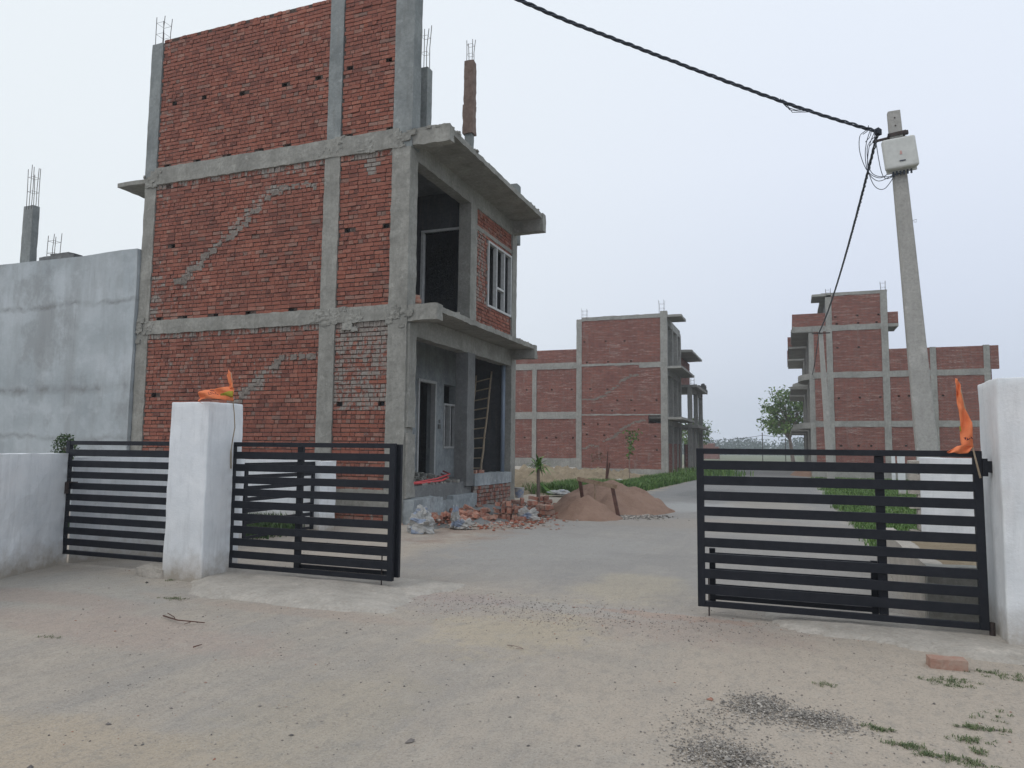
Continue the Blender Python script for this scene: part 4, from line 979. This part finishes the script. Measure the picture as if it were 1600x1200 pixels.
part('beam', M_conc_far, B4, (.3, 5.1, Y4-.03, Y4+.25, 8.53, 8.86), (2.4, 5.2, Y4-.02, Y4+.25, 10.6, 10.68), (1.45, 9.95, Y4-.05, Y4+.2, 0, .36), st=.35, amp=.02)
part('floor_slab', M_conc_far, B4, (1.4, 10.3, Y4+.25, 52, 2.95, 3.1), (1.4, 10.3, Y4+.25, 52, 5.8, 5.95), (.2, 5.4, Y4+.25, 52, 8.6, 8.75), (1.9, 5.4, Y4+.02, 52, 10.68, 10.8), st=1, amp=.01)
far_wall(B4, 'front_wall', M_bfar_y, Y4+.3, 52, 0, 8.5, 1.75, [], 'y', s=1)
part('end_wall', M_conc_d, B4, (1.8, 10.2, 51.8, 52, 0, 7.3), (10.1, 10.3, Y4+.3, 51.8, 0, 7.3), (5.2, 5.4, Y4+.3, 51.8, 7.2, 10.6), (2.2, 5.2, 51.8, 52, 8.7, 10.6), (2.2, 2.4, Y4+.3, 51.8, 8.7, 10.6), st=1)
for y in (46.05, 47.8, 49.8, 51.7):
    part('column', M_conc_far, B4, (1.16, 1.46, y, y+.28, 0, 8.55), st=.6, amp=.01)
# parapet in brick above the top balcony
far_wall(B4, 'parapet', M_bfar, .28, 2.1, 8.86, 9.62, Y4-.02, [])
far_wall(B4, 'parapet', M_bfar_y, Y4, 52, 8.86, 9.62, .28, [], 'y', s=1)
part('balcony', M_conc_far, B4, (.28, 1.7, Y4+.02, 52, 8.5, 8.62), (1.4, 2.2, Y4, 48, 10.62, 10.76), st=.5, amp=.01)
far_wall(B4, 'parapet', M_bfar, 5.38, 5.92, 8.86, 9.5, Y4+.05, []); part('balcony', M_conc_far, B4, (5.38, 5.92, Y4+.05, 48, 8.66, 8.84), st=.4)
# curved balconies
def round_balcony(parent, cx, cy, r, z, hgt_, mat=M_conc_far):
    m = MB(); n = 18; vs = []
    for i in range(n+1):
        an = math.pi/2+math.pi*i/n; vs.append((cx+r*math.cos(an)*.95, cy+r*2*math.sin(an)))
    top = [(x, y, z+hgt_) for x, y in vs]; bot = [(x, y, z) for x, y in vs]; k = len(vs)
    m.add(top+bot, [tuple(range(k)), tuple(range(2*k-1, k-1, -1))]+[(i, i+k, (i+1) % k+k, (i+1) % k) for i in range(k)])
    return m.build('round_balcony', mat, parent)
for z in (2.85, 5.72):
    round_balcony(B4, 1.5, 48, 1.0, z, .34)
    m = MB()
rebar(B4, 5.2, Y4+.1, 10.7, 11.4, .12); rebar(B4, 2.3, Y4+.1, 10.7, 11.1, .12)
def street_house(y0, label, dx=0.):
    h = thing('brick_house', label, 'house', (1.6+dx, y0, 0))
    far_wall(h, 'side_wall', M_bfar, 1.5+dx, 6, 0, 8.5, y0, []); far_wall(h, 'front_wall', M_bfar_y, y0+.2, y0+6, 0, 8.5, 1.8+dx, [], 'y', s=1)
    for y in (y0+.1, y0+2, y0+4, y0+5.7): part('column', M_conc_far, h, (1.2+dx, 1.5+dx, y, y+.28, 0, 8.5), st=.8)
    part('balcony', M_conc_far, h, (.1+dx, 1.8+dx, y0, y0+6, 8.5, 8.65), st=.6, amp=.01)
    far_wall(h, 'parapet', M_bfar, .05+dx, 1.8+dx, 8.65, 9.3, y0-.02, []); far_wall(h, 'parapet', M_bfar_y, y0, y0+6, 8.65, 9.3, .05+dx, [], 'y', s=1)
    for z in (2.85, 5.72): part('balcony', M_conc_far, h, (.15+dx, 1.8+dx, y0+.1, y0+5.8, z, z+.18), st=.6, amp=.01); round_balcony(h, 1.5+dx, y0+3, 1.25, z+.2, .35)
    return h
street_house(53, 'brick house with grey balconies directly behind the wide right-hand brick house', -.05)
street_house(60, 'farthest brick house in the right-hand row, mostly hidden by the ones before it', -.1)

# ---------------------------------------------------------------- sand heaps, rubble and things beside the road
def heap(name, mat, cx, cy, rx, ry, h, label, cat='sand heap', rot=0, seed=0, n=46, pw=1.25, rough=.06):
    m = MB(); vs = []; 
    for j in range(n+1):
        for i in range(n+1):
            u, v = -1.15+2.3*i/n, -1.15+2.3*j/n; d = math.hypot(u, v)
            x, y = cx+(u*math.cos(rot)-v*math.sin(rot))*rx, cy+(u*math.sin(rot)+v*math.cos(rot))*ry
            d += .14*noise.noise(Vector((u*2, v*2, seed)))
            z = h*max(0, 1-d**pw)*(1+.25*noise.noise(Vector((u*2.2, v*2.2, seed+5))))+rough*noise.noise(Vector((x*3, y*3, seed)))*min(1, max(0, 1.1-d)*3)+.02*noise.noise(Vector((x*11, y*11, seed)))*(d < 1)
            if d > 1: z = -.03
            vs.append((x, y, z))
    m.add(vs, [(j*(n+1)+i, j*(n+1)+i+1, (j+1)*(n+1)+i+1, (j+1)*(n+1)+i) for j in range(n) for i in range(n)])
    return one(m, name, mat, label, cat, (cx, cy, 0), smooth=True)
heap('sand_heap', M_sand, -4.15, 17.7, 1.5, 2.1, .64, 'larger heap of reddish brown sand at the left roadside', seed=2, rot=.2, rough=.13, n=90, pw=1.7)
heap('sand_heap', M_sand, -4.05, 15.25, .74, .72, .50, 'smaller cone of reddish sand in front of the larger heap', seed=7, pw=1.0, rough=.05, n=70)
heap('soil_mound', M_ysand, -10.5, 33, 4.6, 9, .50, 'pale yellow soil mound before the wall of the tall far-left brick house', 'soil mound', seed=4, rough=.42, n=90)
heap('soil_mound', M_ysand, -8.8, 24.5, 1.7, 3, .28, 'low yellow soil mound behind the spiky palm', 'soil mound', seed=14, rough=.3, n=70)
heap('soil_mound', M_sand, .9, 50, .9, 3, .55, 'reddish soil mound at the far right roadside', 'soil mound', seed=9)
heap('rubble_bank', M_conc_d, -6.15, 14.6, .9, 2.9, .22, 'bank of grey rubble along the plinth of the big house', 'rubble', seed=12, rough=.1)
m = MB()
for i in range(900):
    x, y = R.gauss(-3.35, .35), R.gauss(16.0, .3); r = R.uniform(.012, .035); stone(m, (x, y, r*.3+.02*R.random()), r, R)
tag(m.build('crushed_stone', M_grav), kind='stuff', label='grey crushed stone spilled beside the sand heaps')
fm = thing('sand_screen_stand', 'rickety wooden frame of a plank on three legs over the small sand cone', 'stand', (-4, 15.9, 0))
def beam(m, a, b, w, d):
    a, b = Vector(a), Vector(b); t_ = (b-a).normalized(); u = t_.cross(Vector((0, 0, 1)) if abs(t_.z) < .9 else Vector((0, 1, 0))).normalized(); v = t_.cross(u)
    m.add([p+u*w/2*sx+v*d/2*sy for p in (a, b) for sx, sy in ((-1, -1), (1, -1), (1, 1), (-1, 1))], [(0, 3, 2, 1), (4, 5, 6, 7), (0, 1, 5, 4), (1, 2, 6, 5), (2, 3, 7, 6), (3, 0, 4, 7)])
def bpart(nm, mat, a, b, w, d, p): m = MB(); beam(m, a, b, w, d); return m.build(nm, mat, p)
bpart('plank', M_wood, at(902, 748, 15.9), at(964, 761, 15.9), .03, .09, fm)
bpart('leg', M_wood_d, at(906, 751, 15.92), at(911, 784, 16.0), .07, .05, fm); bpart('leg', M_wood_d, at(957, 762, 15.92), at(966, 806, 15.7), .075, .05, fm); bpart('leg', M_wood, at(929, 756, 15.92), at(930, 792, 15.9), .03, .03, fm)

def crumple(m, c, sx, sy, sz, seed, amp=.35, n=18, flat=True):
    vs = []; fs = []
    for i in range(n+1):
        for j in range(n):
            th_, ph = math.pi*i/n, 2*math.pi*j/n; d = Vector((math.sin(th_)*math.cos(ph), math.sin(th_)*math.sin(ph), math.cos(th_)))
            k = 1+amp*noise.noise(d*1.8+Vector((seed, 0, 0)))+amp*.55*noise.noise(d*5+Vector((0, seed, 0)))
            p = Vector((d.x*sx*k, d.y*sy*k, d.z*sz*k)); p.z = max(p.z, -sz*.5) if flat else p.z
            vs.append(Vector(c)+p)
    for i in range(n):
        for j in range(n): fs.append((i*n+j, (i+1)*n+j, (i+1)*n+(j+1) % n, i*n+(j+1) % n))
    m.add(vs, fs)
def gp(x, y, z=0):
    d = fw+rt*(x-800)/FP-up*(y-600)/FP; return Vector((0, 0, H))+d*((z-H)/d.z)
p = gp(656, 832)
m = MB(); crumple(m, (p.x, p.y, .11), .25, .2, .22, 3, .5, 26); crumple(m, (p.x+.02, p.y+.02, .27), .13, .09, .15, 5, .8, 22)
one(m, 'sack', M_sack, 'full crumpled white and blue sack on the ground at the corner of the big house', 'sack', (p.x, p.y, 0))
p = gp(716, 827); m = MB(); crumple(m, (p.x-.06, p.y, .14), .06, .12, .2, 8, .9, 26); crumple(m, (p.x+.08, p.y, .07), .16, .05, .10, 18, 1., 26)
one(m, 'sack', M_sack, 'torn white and blue sack draped over the brick rubble', 'sack', (p.x, p.y, 0))
p = gp(822, 815); m = MB(); crumple(m, (p.x, p.y, .12), .20, .06, .12, 21, 1., 26)
one(m, 'sack', M_sack, 'flattened blue-grey sack in front of the red brick stacks', 'sack', (p.x, p.y, 0))
p = gp(876, 776); m = MB(); crumple(m, (p.x, p.y, .1), .35, .3, .1, 31, .5)
one(m, 'sack', M_sack, 'pale sack lying between the palm and the large sand heap', 'sack', (p.x, p.y, 0))
p = gp(692, 801); m = MB(); crumple(m, (p.x, p.y, .22), .12, .1, .05, 41, .6)
one(m, 'paper_scrap', M_sack, 'white paper scrap lying on the rubble beside the porch step', 'paper', (p.x, p.y, .2))
# bucket-like paint tub
p = Vector((-6.3, 17.1, .25)); m = MB(); m.tube([p, p+Vector((0, 0, .22))], .10, 14, .12); m.tube([p+Vector((0, 0, .22)), p+Vector((0, 0, .25))], .125, 14)
one(m, 'paint_tub', M_sack, 'small white tub standing on the rubble behind the brick stacks', 'tub', p)
# loose bricks
def loose():
    t = NT('dusty_brick', .95, .15); oi = t.n.new('ShaderNodeObjectInfo')
    c = t.ramp(oi.outputs['Random'], [(0., (.20, .085, .06)), (.4, (.32, .125, .085)), (.75, (.42, .18, .12)), (1., (.36, .24, .19))])
    c = t.mix(t.ramp(t.noise(14, 5, .7), [(.4, 0.), (.62, .6)]), c, (.42, .34, .28))
    return t.out(c, t.bump(t.noise(60, 4, .7), .7, .01))
M_loose = loose()
bm_ = MB(); bm_.rbox(-.114, .114, -.055, .055, -.037, .037, st=.055, amp=.005, fq=9)
proto = bm_.build('brick', M_loose); proto['label'] = 'x'
first = [True]
def brick(x, y, z, rz, rx=0, ry=0, label='', group=None, s=1.):
    o = proto if first[0] else proto.copy()
    if not first[0]: col.objects.link(o)
    first[0] = False
    o.location = (x, y, z); o.rotation_euler = (rx, ry, rz); o.scale = (s, s, s); tag(o, label, 'brick', group); return o
p = gp(1483, 1049); brick(p.x, p.y+.06, .035, math.radians(4), label='single pale red brick lying on the dust at the foot of the right gate pillar')
GL, GG = 'red brick standing in the rough stacks beside the road before the big house', 'red bricks stacked in the heap left of the road'
rb = random.Random(5)
for cx, cy, nx, nz_, a in ((-5.35, 13.95, 4, 3, .15), (-5.15, 14.6, 4, 3, .3), (-5.0, 15.2, 4, 2, -.1), (-5.35, 16.0, 4, 3, .2), (-5.5, 14.9, 3, 3, .4), (-5.75, 13.7, 3, 2, .1)):
    for i in range(nx):
        for k in range(nz_):
            if k == nz_-1 and rb.random() < .45: continue
            up_ = rb.random() < .5
            lx = (i-nx/2)*.125+rb.gauss(0, .012); ly = rb.gauss(0, .02)
            x = cx+lx*math.cos(a)-ly*math.sin(a); y = cy+lx*math.sin(a)+ly*math.cos(a)
            brick(x, y, .08+k*.125+rb.gauss(0, .006), a+1.57+rb.gauss(0, .08), math.pi/2 if up_ else 0.1*rb.random(), rb.gauss(0, .05), GL, GG)
GL2, GG2 = 'loose red brick tumbled in the rubble below the porch of the big house', 'loose bricks in the rubble below the porch'
for i in range(95):
    if i < 60: x, y = rb.gauss(-6.0, .28), rb.uniform(12.3, 15.2)
    else: x, y = rb.gauss(-5.6, .4), rb.uniform(13.2, 18)
    z = .06+.20*rb.random()*max(0, 1-abs(x+6.2)/.7)
    brick(x, y, z, rb.uniform(0, 3.1), rb.gauss(0, .35), rb.gauss(0, .25), GL2, GG2)
for x, y, z, rz in ((-6.98, 12.72, .80, .2), (-8.05, 15.75, .76, .3), (-7.9, 13.6, .78, .1), (-7.1, 16.0, .9, .1), (-7.05, 16.35, .9, 1.4)):
    brick(x, y, z, rz, 0 if z != .80 else 0, 0 if z != .80 else 1.57, 'brick left lying on the porch ledge of the big house', 'bricks left on the porch ledge')
for i, (x, y, z) in enumerate(((-7.0, 12.75, 4.24), (-6.98, 12.9, 4.24), (-7.0, 12.8, 4.32), (-6.98, 12.78, 4.40), (-7.0, 12.76, 4.48))):
    brick(x, y, z, .3+.2*i, 0, 0, 'brick in the little stack on the first balcony beside the corner column', 'bricks on the first balcony')
M_frag = pebm('rubble_bits', [(0., (.20, .08, .055)), (.35, (.34, .13, .085)), (.6, (.30, .27, .24)), (.85, (.40, .36, .31)), (1., (.14, .12, .11))])
m = MB()
for i in range(2600):
    if i < 1700: x, y = rb.gauss(-5.85, .38), rb.uniform(12.1, 17.8)
    else: x, y = rb.gauss(-5.2, .5), rb.uniform(12.6, 17.5)
    r = rb.uniform(.012, .05); stone(m, (x, y, r*.3+.16*rb.random()*max(0, 1-abs(x+6.1)/.6)), r, rb)
tag(m.build('rubble', M_frag), kind='stuff', label='brick rubble and broken mortar spread along the front of the big house')
# plastic white stones by big sand heap
for x, y, lb in ((1005, 763, 'white stone block behind the right shoulder of the large sand heap'), (968, 757, 'pale stone block on top edge of the large sand heap')):
    p = gp(x, y); m = MB(); crumple(m, (p.x, p.y, .12), .16, .12, .12, x, .4, 8); one(m, 'stone_block', M_white, lb, 'stone', (p.x, p.y, 0))
# twigs
m = MB(); m.tube([gp(255, 962, .01), gp(268, 966, .02), gp(278, 969, .03), gp(300, 971, .02), gp(320, 973, .01)], .006, 6, .004); m.tube([gp(262, 958, .02), gp(272, 964, .02), gp(274, 968, .02)], .004, 5); m.tube([gp(288, 975, .01), gp(300, 971, .02)], .003, 5)
one(m, 'twig', M_wood_d, 'dark forked twig lying on the dust before the left pillar', 'twig', gp(290, 968))
m = MB(); m.tube([gp(302, 1011, .01), gp(308, 1009, .02), gp(315, 1007, .01)], .005, 5, .003); one(m, 'twig', M_wood_d, 'short thick twig on the dust, nearer than the forked one', 'twig', gp(308, 1010))
m = MB(); m.tube([gp(793, 1008, .01), gp(803, 1009, .02), gp(814, 1012, .01), gp(818, 1014, .01), gp(806, 1013, .01)], .003, 5, .002); one(m, 'twig', M_bark, 'thin bent twig on the yellowish dust in the middle', 'twig', gp(806, 1011))

# ---------------------------------------------------------------- plants and trees
def leafcard(m, p, s_, rr):
    d = Vector((rr.gauss(0, 1), rr.gauss(0, 1), rr.gauss(0, .6))).normalized(); u = d.cross(Vector((rr.random(), rr.random(), rr.random()))).normalized()
    m.add([p-u*s_*.35, p+d*s_*.5-u*s_*.15+Vector((0, 0, .1*s_)), p+d*s_, p+d*s_*.5+u*s_*.4], [(0, 1, 2, 3)])
def tree(name, label, base, height, rx, rz, zc, nbr, nleaf, ls, mat, rr, trunk_r=.14, cl=.35, group=None, lean=(0, 0)):
    t_ = thing(name, label, 'tree', base, group); b = Vector(base); m = MB(); L = MB()
    top = b+Vector((lean[0], lean[1], zc))
    tp = [b+(top-b)*q+Vector((.06*noise.noise(Vector((q*3, 1, height))), 0, 0)) for q in fr(0, 1, 6)]; m.tube(tp, trunk_r, 8, trunk_r*.5)
    for i in range(nbr):
        st = b+(top-b)*rr.uniform(.55, 1.); a = rr.uniform(0, 6.283); e = rr.uniform(-.5, 1.); rad = rr.uniform(.5, 1.)
        en = top+Vector((math.cos(a)*rx*rad*math.sqrt(max(0, 1-e*e*.8)), math.sin(a)*rx*rad*math.sqrt(max(0, 1-e*e*.8)), e*rz))
        md = st+(en-st)*.5+Vector((0, 0, .12*rx)); m.tube([st, md, en], trunk_r*.32, 5, trunk_r*.07)
        for q in (en, md+(en-md)*.5, en+Vector((rr.gauss(0, cl), rr.gauss(0, cl), rr.gauss(0, cl*.7)))):
            c = q; n_ = int(nleaf*rr.uniform(.4, 1.3)); rr_ = cl*rr.uniform(.6, 1.1)
            for k in range(n_): leafcard(L, c+Vector((rr.gauss(0, rr_), rr.gauss(0, rr_), rr.gauss(0, rr_*.55))), ls*rr.uniform(.6, 1.3), rr)
    m.build('trunk', M_bark, t_, smooth=True); L.build('crown', mat, t_); return t_
rt_ = random.Random(21)
pb = at(1241, 725, 75); tree('tree', 'airy green tree at the end of the street beside the right-hand houses', (pb.x, 75, 0), 8, 2.6, 2.7, 4.6, 62, 18, .34, M_leaf, rt_, .2, .36, lean=(-.6, 0))
pb = at(1093, 725, 72); tree('tree', 'green tree peeping out behind the slab-balcony house on the left', (pb.x-.6, 72, 0), 5, 1.9, 1.9, 2.6, 36, 22, .25, M_leaf, rt_, .16, .32)
pb = at(1245, 700, 110); 
# young palm
pp = gp(842, 770, .1); pp = at(841, 770, 18.8)
pl = thing('palm', 'small spiky-leaved palm standing in the rubble beside the big house', 'palm', (pp.x, pp.y, 0))
m = MB(); m.tube([(pp.x, pp.y, 0), (pp.x+.01, pp.y, .4), (pp.x-.01, pp.y, .92)], .06, 8, .045); m.build('trunk', M_bark, pl)
m = MB()
for i in range(64):
    a = rt_.uniform(0, 6.283); e = rt_.uniform(-.3, 1.3); L_ = rt_.uniform(.32, .55); d = Vector((math.cos(a)*math.cos(e), math.sin(a)*math.cos(e), math.sin(e))); u = d.cross(Vector((0, 0, 1))).normalized()*.026
    o_ = Vector((pp.x, pp.y, .95+rt_.uniform(-.08, .12))); q = o_+d*L_*.55; e_ = o_+d*L_+Vector((0, 0, -.12)); m.add([o_-u*.6, o_+u*.6, q+u, q-u, e_], [(0, 1, 2, 3), (3, 2, 4)])
for i in range(16):
    a = rt_.uniform(-.6, .6); o_ = Vector((pp.x+.05, pp.y, .55)); d = Vector((math.cos(a)*.45, math.sin(a)*.4, -.35)); u = Vector((0, .02, .02)); m.add([o_-u, o_+u, o_+d*rt_.uniform(.5, 1)], [(0, 1, 2)])
m.build('leaves', M_palm, pl)
# sapling, dead stump
sp = at(984, 750, 32); sa = thing('sapling', 'thin yellow-green sapling in front of the wall of the tall far-left brick house', 'sapling', (sp.x, 32, 0))
m = MB(); m.tube([(sp.x, 32, 0), (sp.x-.02, 32, .9), (sp.x+.05, 32, 2.1)], .022, 6, .012); m.build('stem', M_bark, sa)
m = MB()
for i in range(110): q = rt_.random(); leafcard(m, Vector((sp.x+.35*q*rt_.uniform(-.6, 1.3), 32+rt_.gauss(0, .15), 1.15+1.15*q)), .17, rt_)
m.build('leaves', M_grass, sa)
sp = at(948, 752, 31); sa = thing('dead_sapling', 'dead brown stump with two upright stems among the roadside grass', 'stump', (sp.x, 31, 0))
m = MB(); m.tube([(sp.x, 31, 0), (sp.x, 31, .5), (sp.x+.05, 31, 1.4)], .07, 6, .02); m.tube([(sp.x, 31, .2), (sp.x+.14, 31, .9)], .05, 6, .03); m.build('stem', M_wood_d, sa)
m = MB()
for i in range(40): leafcard(m, Vector((sp.x-.35+rt_.gauss(0, .15), 31+rt_.gauss(0, .1), 1.1+rt_.gauss(0, .12))), .13, rt_)
m.build('leaves', M_dead, sa)
# shrub behind left wall
sp = at(101, 694, 8.3); sh = thing('shrub', 'dark green clipped shrub rising behind the low white wall at the left', 'shrub', (sp.x, sp.y, 0))
m = MB(); m.tube([(sp.x, sp.y, 0), (sp.x, sp.y, 1.4)], .02, 6); m.build('stem', M_bark, sh)
m = MB()
for i in range(900):
    z = 1.18+.42*rt_.random(); r_ = .19*(1-abs(z-1.36)/.30)**.5 if abs(z-1.36) < .3 else .02; a = rt_.uniform(0, 6.28); q = r_*math.sqrt(rt_.random()); leafcard(m, Vector((sp.x+q*math.cos(a), sp.y+q*math.sin(a), z)), .045, rt_)
m.build('foliage', M_leaf2, sh)
# distant tree line and bits at the end of the street
m = MB()
for i in range(420):
    x = rt_.uniform(-170, 110); y = rt_.uniform(300, 400); h = 5.2*y/270+2.2*noise.noise(Vector((x*.07, 0, 0)))+rt_.uniform(-.3, .6)
    for k in range(80):
        leafcard(m, Vector((x+rt_.gauss(0, 2.4), y+rt_.gauss(0, 2), max(.2, min(.95, abs(rt_.gauss(0, .42)))*h))), 1.5, rt_)
tag(m.build('distant_woods', M_woods_hazed), kind='stuff', label='blue-green haze-tinted line of woods on the horizon at the end of the street')
m = MB(); m.rbox(-8, 3.5, 66, 66.3, 0, .14, st=1, amp=.03); one(m, 'kerb_line', M_apron, 'low pale kerb crossing the far end of the street', 'kerb', (0, 66, 0))
q = at(1110, 716, 140); m = MB(); m.rbox(q.x-2.6, q.x+1.4, 140, 143, 0, 2.3, st=1, amp=.05); m.rbox(q.x-1.6, q.x+.6, 141, 143, 2.3, 2.9, st=1, amp=.05)
one(m, 'hut', M_bfar, 'tiny reddish hut on the horizon at the end of the street', 'hut', (q.x, 141, 0))
for x, y, yb, Y, lb in ((1192, 676, 728, 95, 'thin far wire post at the end of the street, left of the airy tree'), (1228, 684, 728, 100, 'thin far wire post almost hidden by the airy tree')):
    a, b = at(x, yb, Y), at(x, y, Y); m = MB(); m.tube([(a.x, Y, 0), (a.x, Y, b.z)], .06, 6); one(m, 'wire_post', M_iron, lb, 'post', (a.x, Y, 0))
m = MB(); m.tube(sag(at(1105, 688, 95), at(1192, 680, 95), .15, 8), .025, 4); m.tube(sag(at(1192, 680, 95), at(1238, 682, 95), .1, 8), .025, 4)
one(m, 'overhead_wire', M_cable, 'thin wire hanging low across the end of the street', 'wire', at(1192, 680, 95))
p = gp(1110, 742); m = MB()
for i in range(260): blades(m, p.x+rt_.gauss(0, .9), p.y+rt_.gauss(0, 2.5), 0, .6, 3, .2, rt_, .03, .5)
tag(m.build('verge_weeds', M_grass), kind='stuff', label='weeds at the far left verge near the houses')

# ---------------------------------------------------------------- air
m = MB(); m.box(-260, 260, -40, 460, -1.2, 26)
hz = m.build('haze', M_conc); hz['kind'] = 'stuff'; hz.data.materials.clear()
hm = bpy.data.materials.new('haze_air'); hm.use_nodes = True; nt = hm.node_tree; nt.nodes.clear()
o_ = nt.nodes.new('ShaderNodeOutputMaterial'); v_ = nt.nodes.new('ShaderNodeVolumePrincipled'); v_.inputs['Color'].default_value = (.88, .94, 1, 1); v_.inputs['Density'].default_value = .0011; v_.inputs['Anisotropy'].default_value = .1
nt.links.new(v_.outputs[0], o_.inputs['Volume']); hz.data.materials.append(hm)

# ---------------------------------------------------------------- sky and light
SUN_EL, SUN_AZ = math.radians(52), math.radians(215)    # azimuth measured clockwise from +Y
w = bpy.data.worlds.new('World'); sc.world = w; w.use_nodes = True; nt = w.node_tree; nt.nodes.clear()
out = nt.nodes.new('ShaderNodeOutputWorld'); bg = nt.nodes.new('ShaderNodeBackground'); nt.links.new(bg.outputs[0], out.inputs[0])
sky = nt.nodes.new('ShaderNodeTexSky'); sky.sky_type = 'NISHITA'; sky.sun_disc = False; sky.sun_elevation = SUN_EL; sky.sun_rotation = SUN_AZ; sky.dust_density = 6; sky.air_density = 1.5
tc = nt.nodes.new('ShaderNodeTexCoord'); sx = nt.nodes.new('ShaderNodeSeparateXYZ'); nt.links.new(tc.outputs['Generated'], sx.inputs[0])
rp = nt.nodes.new('ShaderNodeValToRGB'); e = rp.color_ramp.elements
K_ = 11.6
def lin(r, g, b): return tuple(((c/255+.055)/1.055)**2.4 for c in (r, g, b))
stops = [(0., lin(196, 205, 222)), (.06, lin(199, 208, 225)), (.18, lin(210, 218, 234)), (.36, lin(223, 230, 243)), (.6, lin(230, 237, 246)), (1., lin(228, 235, 244))]
while len(e) < len(stops): e.new(.5)
for i, (p_, c) in enumerate(stops): e[i].position = p_; e[i].color = (*c, 1)
nt.links.new(sx.outputs[2], rp.inputs[0])
# the overcast deck is a little brighter and warmer towards the left
d1 = nt.nodes.new('ShaderNodeVectorMath'); d1.operation = 'DOT_PRODUCT'; nt.links.new(tc.outputs['Generated'], d1.inputs[0]); d1.inputs[1].default_value = (-.92, .38, .1)
mr = nt.nodes.new('ShaderNodeMapRange'); nt.links.new(d1.outputs['Value'], mr.inputs[0]); mr.inputs[1].default_value = .35; mr.inputs[2].default_value = 1.; mr.inputs[3].default_value = 0.; mr.inputs[4].default_value = .85
mw = nt.nodes.new('ShaderNodeMix'); mw.data_type = 'RGBA'; nt.links.new(mr.outputs[0], mw.inputs[0]); nt.links.new(rp.outputs[0], mw.inputs[6]); mw.inputs[7].default_value = (*lin(232, 238, 240), 1)
sc_ = nt.nodes.new('ShaderNodeVectorMath'); sc_.operation = 'SCALE'; nt.links.new(mw.outputs[2], sc_.inputs[0]); sc_.inputs['Scale'].default_value = K_
mx = nt.nodes.new('ShaderNodeMix'); mx.data_type = 'RGBA'; mx.inputs[0].default_value = .90; nt.links.new(sky.outputs[0], mx.inputs[6]); nt.links.new(sc_.outputs[0], mx.inputs[7])
nt.links.new(mx.outputs[2], bg.inputs[0]); bg.inputs[1].default_value = .1
sd = bpy.data.lights.new('sun', 'SUN'); sd.energy = .5; sd.angle = math.radians(25); sd.color = (1, .96, .9)
so = bpy.data.objects.new('sun', sd); col.objects.link(so)
dv = Vector((math.sin(SUN_AZ)*math.cos(SUN_EL), math.cos(SUN_AZ)*math.cos(SUN_EL), math.sin(SUN_EL)))
so.rotation_euler = dv.to_track_quat('Z', 'Y').to_euler()
sc.view_settings.view_transform = 'Standard'; sc.view_settings.look = 'None'; sc.view_settings.exposure = 0; sc.view_settings.gamma = 1
sc.render.engine = 'CYCLES'
sc.cycles.volume_bounces = 1; sc.cycles.max_bounces = 6
